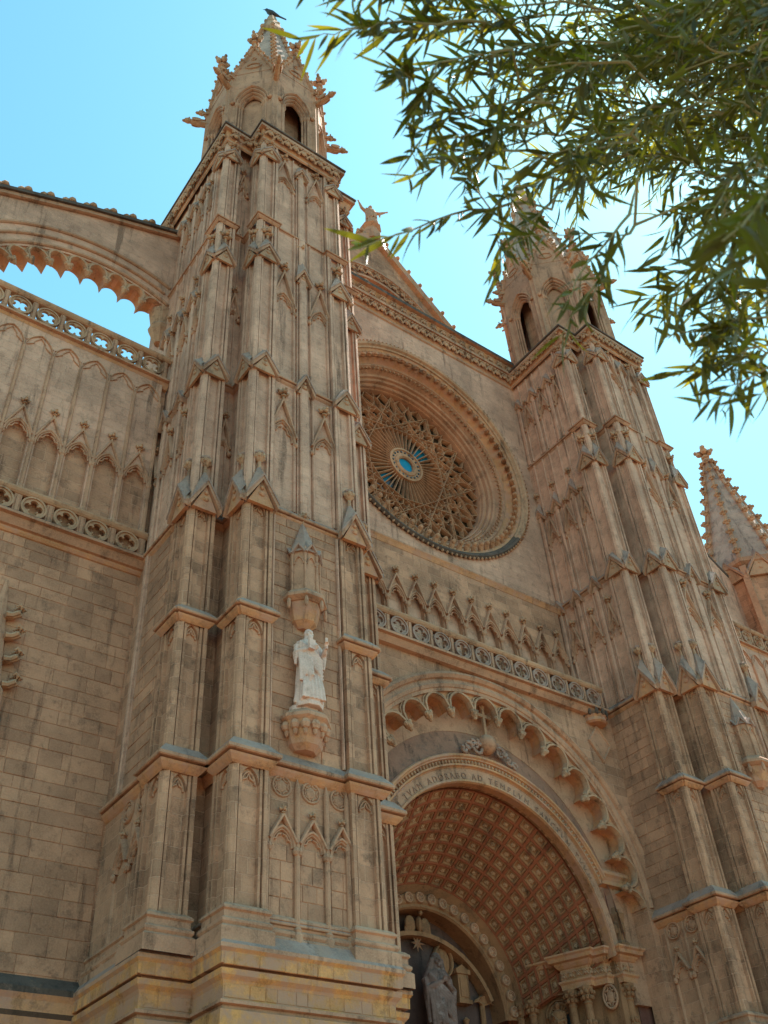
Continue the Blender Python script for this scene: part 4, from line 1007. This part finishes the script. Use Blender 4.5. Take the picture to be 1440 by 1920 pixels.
# jambs, entablature and columns on both sides
def jamb(s):
    X = lambda x: PX+s*(x-PX)
    order = (lambda p: p) if s > 0 else (lambda p: p[::-1])
    back = [(28.35, 29.35), (29.72, 25.75), (29.75, 25.42), (31.6, 25.42)]
    b = MB().prism([(X(x), y) for x, y in order(back + [(31.6, 30.3), (28.35, 30.3)])], 'z', GZ, 11.0); part('jamb_wall', b, 'coffer_stone', portal)
    part('side_wall', MB().box(*sorted((X(30.55), X(31.75))), 25.38, 25.9, GZ, 13.6), 'red_plaster', portal)
    path = [(28.15, 29.45), (28.55, 28.35), (28.95, 27.25), (28.62, 27.12), (29.02, 26.05), (29.25, 26.12), (29.42, 25.62), (29.80, 25.62), (29.86, 25.22), (30.55, 25.22), (30.55, 25.5)]
    path = order([(X(x), y) for x, y in path])
    part('entablature', MB().course(path, [(-.6, 9.72), (.02, 9.72), (.04, 9.9), (.10, 9.96), (.10, 10.02), (.0, 10.06), (.0, 10.42), (.06, 10.46), (.14, 10.56), (.16, 10.62), (.30, 10.66), (.33, 10.78), (.40, 10.84), (.40, 10.9), (-.6, 10.95)], mis=[0]*14), 'ochre_stone', portal)
    for i in range(len(path)-1):
        (xa, ya), (xb, yb) = path[i], path[i+1]; L_ = hypot(xb-xa, yb-ya)
        for k in range(int(L_/.24)):
            t = (k+.5)/int(L_/.24); put('leaf_carving', leaf_carving_me(), portal, TR(xa+(xb-xa)*t, ya+(yb-ya)*t, 10.1, atan2(yb-ya, xb-xa), .62))
    def col():
        b = MB(); b.lathe((0, 0, 0), [(.15, 0), (.15, 8.4), (.165, 8.5), (.14, 10.55), (.17, 10.6), (.14, 10.66)], 14)
        b.lathe((0, 0, 0), [(.14, 10.66), (.2, 10.9), (.27, 11.06), (.27, 11.14)], 8)
        for k in range(8):
            a = k*pi/4
            for z, r in ((10.78, .2), (10.95, .26)): b.ball((r*cos(a), r*sin(a), z), (.07, .07, .09), 6, 4)
            for z in (9.75, 9.95, 9.55): b.ball((.16*cos(a+z), .16*sin(a+z), z), (.06, .06, .1), 6, 4)
        return b.mesh('column', 'coffer_stone')
    for x, y in ((28.82, 26.95), (29.0, 26.35), (30.18, 25.42), (28.2, 29.1), (28.36, 28.6)):
        put('column', cached('col', col), portal, TR(X(x), y, GZ+.22, 0))
    # niche with shell head between the columns
    d = Vector((29.72-28.35, 25.75-29.35)).normalized()
    rot = atan2(-d.y*1, -d.x*s) if False else (atan2(d.y, d.x) if s > 0 else atan2(-d.y, d.x))
    cx_, cy_ = X(28.93), 27.72
    b = MB(); ar = [(.42*cos(pi*i/14), .42*sin(pi*i/14)) for i in range(15)]
    b.bar([(.42, -2.5)] + ar + [(-.42, -2.5)], .14, 0, -.10); b.bar([(.52*cos(pi*i/14), .52*sin(pi*i/14)) for i in range(15)], .06, 0, -.14)
    b.add([(-.42, -.005, -2.5), (.42, -.005, -2.5), (.42, -.005, 0)] + [(x, -.005, z) for x, z in ar] + [(-.42, -.005, 0)], [tuple(range(19))], 1)  # flat black face: the shade of the niche hollow is painted on
    for k in range(9):
        a = pi*(k+.5)/9; b.tube([(.0, -.03, 0), (.36*cos(a), -.06, .36*sin(a))], [.02, .05], 5)
    put('niche', b.mesh('niche', ['coffer_stone', 'bird_black_niche_shade']), portal, TR(cx_, cy_, 9.05, rot if s > 0 else rot+pi))
    put('medallion', medallion_me(.26), portal, TR(X(29.55), 25.72, 9.3, rot if s > 0 else rot+pi, (1, 1, 1.5)))
    b = MB().lathe((X(30.25), 25.3, 0), [(.30, 10.9), (.30, 11.1), (.2, 11.2), (.24, 11.9), (.3, 12.1), (.3, 12.2), (.16, 12.24), (.05, 13.0), (.06, 13.02)], 4); b.ball((X(30.25), 25.3, 13.12), .13, 8, 6)
    for k in range(4): b.ball((X(30.25)+.2*cos(k*pi/2), 25.3+.2*sin(k*pi/2), 11.6), (.1, .1, .2), 6, 4)
    part('obelisk', b, 'coffer_stone', portal)
jamb(1); jamb(-1)
# coats of arms on the spandrels
for s in (-1, 1):
    x = PX+s*6.3
    part('lozenge_shield', MB().bar([(x, 18.15), (x+.62, 18.95), (x, 19.72), (x-.62, 18.95)], .10, SY, SY-.10, closed=True).prism([(x, 18.2), (x+.58, 18.95), (x, 19.68), (x-.58, 18.95)], 'y', SY-.05, SY+.02), 'sandstone_plain', portal)
    b = MB().lathe((x, SY, 0), [(.46, 19.78), (.55, 19.85), (.52, 20.0), (.58, 20.1)], 12, 1)
    for k in range(12):
        a = T2*k/12; b.ball((x+.58*cos(a), SY+.58*sin(a), 20.22), (.08, .08, .17), 6, 4, 0)
    part('crown', b, ['lichen_stone', 'ochre_stone'], portal)

# ------------------------------------------------------------------ statues
def figure(name, label, mat, loc, rot, sc, arms, veil=False, beard=False, seed=1, plinth=True, hgt=1.78, vox=.012):
    R = random.Random(seed); b = MB(); N = 44
    rows = [(0, .29, .24, .09), (.04, .30, .25, .11), (.25, .28, .23, .11), (.5, .265, .22, .10), (.75, .25, .205, .08), (.95, .24, .195, .06), (1.1, .235, .185, .05), (1.25, .265, .185, .03), (1.38, .27, .17, .02), (1.45, .21, .14, .01), (1.50, .10, .09, 0), (1.60, .062, .068, 0), (1.66, .06, .066, 0)]
    ph = R.random()*6; rings = []
    for z, a, bb, f in rows:
        rg = []
        for k in range(N):
            t = T2*k/N; q = 1 + f*sin(8*t+ph+1.1*sin(2.2*z)) + f*.6*sin(13*t+2*ph-z*1.5)
            rg.append((a*q*cos(t)+.02*sin(z*2.4), bb*q*sin(t), z))
        rings.append(rg)
    b.loft(rings)
    # mantle folds sweeping from one shoulder to the opposite hip and hanging down
    for k in range(6):
        o = .06*k; b.tube([(-.22, -.10, 1.40-o*.4), (-.10, -.20, 1.22-o), (.08, -.235, 1.05-o*1.2), (.24, -.17, .95-o*1.4)], [.035, .045, .045, .035], 6)
    for k in range(5):
        x = -.24+.05*k; b.tube([(x-.02, -.12-.035*k, 1.18-.06*k), (x, -.17-.03*k, .8-.07*k), (x-.01+.02*(k % 2), -.19-.02*k, .42+.06*(k % 3))], [.03, .045, .03], 6)
    for k in range(6):
        x = -.20+.08*k; b.tube([(x*.8, -.18-.03*cos(x*6), .62), (x, -.23-.03*cos(x*6), .3), (x*1.1, -.25-.02*cos(x*6), .02)], [.03, .04, .045], 6)
    # head
    hx, hy, hz = .015, -.02, hgt-.125
    b.ball((hx, hy, hz), (.085, .10, .125), 14, 10); b.ball((hx, hy+.025, hz+.03), (.095, .10, .115), 14, 8)
    b.ball((hx, hy-.105, hz-.01), (.016, .025, .035), 7, 5); b.tube([(hx-.05, hy-.085, hz+.035), (hx, hy-.105, hz+.03), (hx+.05, hy-.085, hz+.035)], .014, 6)
    b.tube([(hx-.03, hy-.092, hz-.062), (hx+.03, hy-.092, hz-.062)], .012, 6)
    for s in (-1, 1): b.ball((hx+s*.034, hy-.088, hz+.008), .014, 7, 5); b.ball((hx+s*.088, hy+.005, hz-.005), (.018, .03, .04), 7, 5); b.ball((hx+s*.045, hy-.07, hz-.03), .03, 7, 5)
    b.ball((hx, hy-.08, hz-.10), (.035, .03, .03), 7, 5)
    if beard:
        b.ball((hx, hy-.075, hz-.12), (.06, .05, .085), 9, 6)
    if veil:
        b.ball((hx, hy+.03, hz+.02), (.115, .12, .145), 14, 9)
        for s in (-1, 1): b.tube([(hx+s*.10, hy, hz+.04), (s*.15, .0, hz-.16), (s*.23, -.02, hz-.34), (s*.27, -.06, hz-.62), (s*.26, -.10, .55)], [.05, .06, .075, .07, .05], 8)
    for s, elbow, hand in arms:
        b.tube([(s*.20, .0, 1.40), (s*.255, -.01, 1.30), elbow, ((elbow[0]+hand[0])/2, (elbow[1]+hand[1])/2, (elbow[2]+hand[2])/2), hand], [.075, .085, .075, .062, .038], 9)
        if hand[2] < 1.6: b.tube([elbow, (elbow[0], elbow[1], elbow[2]-.28)], [.07, .03], 8)
        d = (Vector(hand)-Vector(elbow)).normalized(); h = Vector(hand)+d*.05
        b.ball(h, (.04, .035, .045), 8, 6); u = d.cross(Vector((0, 1, .3))).normalized()
        for q in range(4): b.tube([h+u*(q-1.5)*.02, h+u*(q-1.5)*.024+d*(.075-.008*abs(q-1.5)), h+u*(q-1.5)*.024+d*.10+Vector((0, -.02, -.02))], [.011, .010, .007], 5)
        b.tube([h-u*.03, h-u*.055+d*.03, h-u*.05+d*.06], [.013, .011, .008], 5)
    if plinth: b.lathe((0, 0, 0), [(.29, -.10), (.30, -.04), (.28, .02)], 8)
    me = b.mesh(name, mat); tmp = bpy.data.objects.new('tmp', me); COL.objects.link(tmp)
    md = tmp.modifiers.new('r', 'REMESH'); md.mode = 'VOXEL'; md.voxel_size = vox; md.use_smooth_shade = True
    sm = tmp.modifiers.new('s', 'SMOOTH'); sm.iterations = 1; sm.factor = .3
    bpy.context.view_layer.update()
    m2 = bpy.data.meshes.new_from_object(tmp.evaluated_get(bpy.context.evaluated_depsgraph_get()))
    bpy.data.objects.remove(tmp); m2.name = name
    o = put(name, m2, None, TR(*loc, rot, sc)); o['label'] = label; o['category'] = 'statue'
    return o
saint = figure('saint_statue', 'white marble saint statue holding a book on the tower console', 'marble', (13.08, 20.22, 13.72), -.12, 1.42,
       [(-1, (-.30, -.06, 1.12), (-.05, -.27, 1.17)), (1, (.31, -.08, 1.12), (.27, -.26, 1.26))], beard=True, seed=3)
bk = put('book', MB().box(-.13, .02, -.03, .03, -.1, .12).mesh('book', 'marble'), saint, WM[saint] @ TR(-.01, -.30, 1.22, .2)); put('scroll', MB().tube([(0, 0, -.12), (0, 0, .14)], .03, 8).mesh('scroll', 'marble'), saint, WM[saint] @ TR(.28, -.29, 1.34, 0))
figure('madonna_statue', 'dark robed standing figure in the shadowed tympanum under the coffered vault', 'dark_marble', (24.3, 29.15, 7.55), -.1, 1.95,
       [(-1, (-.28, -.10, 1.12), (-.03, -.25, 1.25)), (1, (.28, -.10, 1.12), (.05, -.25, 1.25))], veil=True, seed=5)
figure('niche_statue', 'stone figure standing in the shell niche of the right jamb', 'coffer_stone', (28.75, 27.68, 7.75), -1.21, .98,
       [(-1, (-.28, -.06, 1.12), (-.12, -.24, 1.2)), (1, (.28, -.06, 1.12), (.16, -.24, 1.05))], seed=8)
figure('gable_statue', 'stone figure with both arms raised on top of the gable', 'sandstone_plain', (PX, GY+.3, 57.75), -.3, 1.5,
       [(-1, (-.42, -.05, 1.42), (-.55, -.08, 1.80)), (1, (.44, -.05, 1.30), (.72, -.08, 1.48))], seed=9)

# bird on the spire tip
bd = thing('bird', 'black bird perched on the tip of the left spire', 'bird', (AX, AY, 66.55))
b = MB(); b.tube([(.62, 0, .58), (.3, 0, .78), (0, 0, .95), (-.22, 0, 1.12), (-.34, 0, 1.30), (-.42, 0, 1.36)], [.03, .12, .20, .17, .10, .03], 10)
b.ball((-.33, 0, 1.32), (.14, .11, .12), 10, 7); part('body', b, 'bird_black_niche_shade', bd, True)
for s in (-.07, .07): part('leg', MB().tube([(0, s, .85), (.03, s, .45), (0, s, 0), (-.12, s, .0)], .03, 6), 'bird_black_niche_shade', bd)
part('beak', MB().tube([(-.44, 0, 1.33), (-.60, 0, 1.29)], [.04, .008], 6), 'bird_black_niche_shade', bd); part('tail', MB().tube([(.5, 0, .64), (.95, 0, .36)], [.07, .05], 6), 'bird_black_niche_shade', bd)
bd.rotation_euler = (0, 0, radians(-25))
for o in list(bd.children):
    for v in o.data.vertices: v.co += Vector((AX, AY, 66.55))

# ------------------------------------------------------------------ tree overhanging the camera
def ray(px, py): return (rt*(px-720)/FPX - up*(py-960)/FPX + fw).normalized()
tree = thing('tree', 'leafy tree with narrow olive green leaves hanging in from the upper right', 'tree', (6.6, -1.9, GZ))
RT = random.Random(11)
root = ray(1700, 60)*4.6
trunk = [(6.6, -1.9, GZ), (6.5, -1.8, .2), (6.2, -1.5, 1.8), (5.6, -1.1, 3.2), tuple(root)]
part('trunk', MB().tube(trunk, [.22, .19, .16, .13, .09], 10), 'bark', tree)
twigs = [  # tip direction, distance, base direction, distance
 ((560, 8), 3.3, (860, 10), 3.9), ((590, 75), 3.1, (880, 60), 3.6), ((670, 170), 3.0, (930, 110), 3.5), ((715, 245), 3.1, (990, 210), 3.6), ((705, 352), 3.0, (960, 300), 3.5),
 ((622, 482), 2.7, (960, 398), 3.3), ((880, 515), 3.0, (1010, 390), 3.4), ((800, 330), 3.3, (1080, 260), 3.9), ((1030, 600), 2.6, (1150, 420), 3.1), ((1075, 590), 2.7, (1160, 440), 3.2),
 ((1235, 575), 3.2, (1340, 470), 3.6), ((1215, 655), 2.9, (1450, 610), 3.3), ((1325, 790), 2.8, (1470, 640), 3.2), ((1260, 735), 3.0, (1480, 650), 3.4), ((1215, 500), 3.3, (1330, 380), 3.8), ((1290, 690), 3.0, (1460, 560), 3.4),
 ((930, 330), 3.0, (1150, 270), 3.5), ((840, 120), 3.4, (1120, 100), 4.0), ((760, 60), 3.5, (1040, 20), 4.1), ((760, 290), 3.0, (980, 250), 3.6),
 ((1420, 560), 1.6, (1600, 500), 1.9), ((1330, 470), 1.7, (1560, 300), 2.0), ((1400, 760), 2.4, (1520, 640), 2.9), ((850, 420), 3.0, (1000, 350), 3.4)]
twigs = [((a_[0]+(55 if a_[0] < 1000 else 25), a_[1]-18), b_, (c_[0]+30, c_[1]-18), d_) for a_, b_, c_, d_ in twigs]
for _ in range(90):
    tx, ty = RT.uniform(1060, 1560), RT.uniform(-120, 330); d_ = RT.uniform(3.6, 7.5)
    twigs.append(((tx, ty), d_, (tx+RT.uniform(120, 260), ty-RT.uniform(-20, 120)), d_+RT.uniform(.2, .7)))
for _ in range(54):
    tx, ty = RT.uniform(980, 1520), RT.uniform(-80, 380); d_ = RT.uniform(3.0, 6.5)
    twigs.append(((tx, ty), d_, (tx+RT.uniform(150, 320), ty-RT.uniform(-20, 120)), d_+RT.uniform(.2, .7)))
for _ in range(12):
    tx, ty = RT.uniform(700, 1050), RT.uniform(-30, 240); d_ = RT.uniform(3.0, 4.6)
    twigs.append(((tx, ty), d_, (tx+RT.uniform(150, 300), ty-RT.uniform(0, 90)), d_+RT.uniform(.2, .6)))
for _ in range(14):
    tx, ty = RT.uniform(1160, 1480), RT.uniform(380, 620); d_ = RT.uniform(2.7, 4.2)
    twigs.append(((tx, ty), d_, (tx+RT.uniform(120, 260), ty-RT.uniform(40, 160)), d_+RT.uniform(.2, .6)))
for _ in range(110):  # added canopy layer, mostly out of view, to shade the leaves below it
    tx, ty = RT.uniform(1150, 1850), RT.uniform(-520, 240); d_ = RT.uniform(4.5, 8.0)
    twigs.append(((tx, ty), d_, (tx+RT.uniform(120, 260), ty-RT.uniform(-20, 120)), d_+RT.uniform(.2, .7)))
LEAVES = []
def add_leaf(p, d, L, wd):
    d = d.normalized(); side = d.cross(Vector((RT.gauss(0, .6), RT.gauss(0, .6), 1)))
    if side.length < .05: side = d.cross(Vector((1, 0, 0)))
    side.normalize(); nrm = side.cross(d); bend = RT.uniform(-.2, .38); fold = RT.uniform(.1, .5)
    V = []
    for i in range(7):
        t = i/6; w_ = wd*(sin(pi*min(1, t**.8)))**.8 if 0 < i < 6 else wd*.06
        c_ = p + d*(L*t) - nrm*(bend*L*t*t)
        V += [c_ - side*w_ + nrm*w_*fold, c_, c_ + side*w_ + nrm*w_*fold]
    LEAVES.append((L/p.length, V))
LF = [(3*i+j, 3*i+j+1, 3*i+j+4, 3*i+j+3) for i in range(6) for j in range(2)]
tb = MB()
def twig_run(p0, p1, r0, leaves, droop, sub):
    D = p1-p0; L = D.length; pts = []
    for i in range(9):
        t = i/8; pts.append(p0 + D*t + Vector((0, 0, droop*sin(pi*t)*L)) + Vector((RT.gauss(0, .006), RT.gauss(0, .006), RT.gauss(0, .006)))*(t*(1-t)*4))
    tb.tube(pts, [r0*(1-.75*i/8) for i in range(9)], 5)
    n_ = max(3, int(L*leaves))
    for k in range(n_):
        t = .18+.82*(k+RT.random()*.6)/n_; t = min(t, 1); i = min(7, int(t*8)); p = pts[i].lerp(pts[i+1], t*8-i)
        td = (pts[i+1]-pts[i]).normalized()
        perp = td.cross(Vector((RT.gauss(0, 1), RT.gauss(0, 1), RT.gauss(0, 1)))).normalized()
        dd = td*RT.uniform(.5, 1.1) + perp*RT.uniform(.35, .9) + Vector((0, 0, RT.uniform(-.55, .1)))
        add_leaf(p, dd, RT.uniform(.07, .15), RT.uniform(.005, .009))
    if sub:
        for k in range(sub):
            t = RT.uniform(.25, .85); i = int(t*8); p = pts[i]; td = D.normalized()
            dd = (td + Vector((RT.gauss(0, .5), RT.gauss(0, .5), RT.gauss(-.15, .45)))).normalized()
            twig_run(p, p+dd*L*RT.uniform(.3, .55), r0*.55, leaves*1.1, .03, 0)
bn = MB()
for iw, (tp, td_, bp_, bd_) in enumerate(twigs):
    p1, p0 = ray(*tp)*td_, ray(*bp_)*bd_
    twig_run(p0, p1, .0055, 40 if iw < 24 else 34, .05, (1 if iw in (5, 6, 8, 9, 23) else 3) if iw < 24 else 3)
NODES = [(Vector(root), 0.05)]
for (tp, td_, bp_, bd_) in sorted(twigs, key=lambda q: (ray(*q[2])*q[3]-root).length):
    p0 = ray(*bp_)*bd_; dr = (p0-root).length
    c_, r_ = min(NODES, key=lambda q: (q[0]-p0).length + .35*(q[0]-root).length)
    mid = c_.lerp(p0, .5)+Vector((RT.gauss(0, .05), RT.gauss(0, .05), RT.uniform(.0, .12))); r1 = max(.005, r_*.8)
    tb.tube([c_, c_.lerp(mid, .5), mid, mid.lerp(p0, .5), p0], [min(r_, r1*1.1), r1, r1*.9, r1*.75, .0055], 6)
    NODES += [(mid, r1*.8), (p0, max(.005, r1*.55))]
part('twigs', tb, 'twig', tree)['kind'] = 'stuff'
LEAVES.sort(key=lambda q: -q[0])
def inframe(V):
    v = V[10]; z = v.dot(fw); x = 720+FPX*v.dot(rt)/z; y = 960-FPX*v.dot(up)/z
    return z > 0 and -20 < x < 1460 and -20 < y < 1000
big = [q for q in LEAVES if inframe(q[1])][:300]; ids = {id(q) for q in big}
for q in big:
    b = MB(); b.add(q[1], LF); part('leaf', b, 'leaf', tree, True)
b = MB()
for q in LEAVES:
    if id(q) not in ids: b.add(q[1], LF)
part('foliage', b, 'leaf', tree, True)['kind'] = 'stuff'
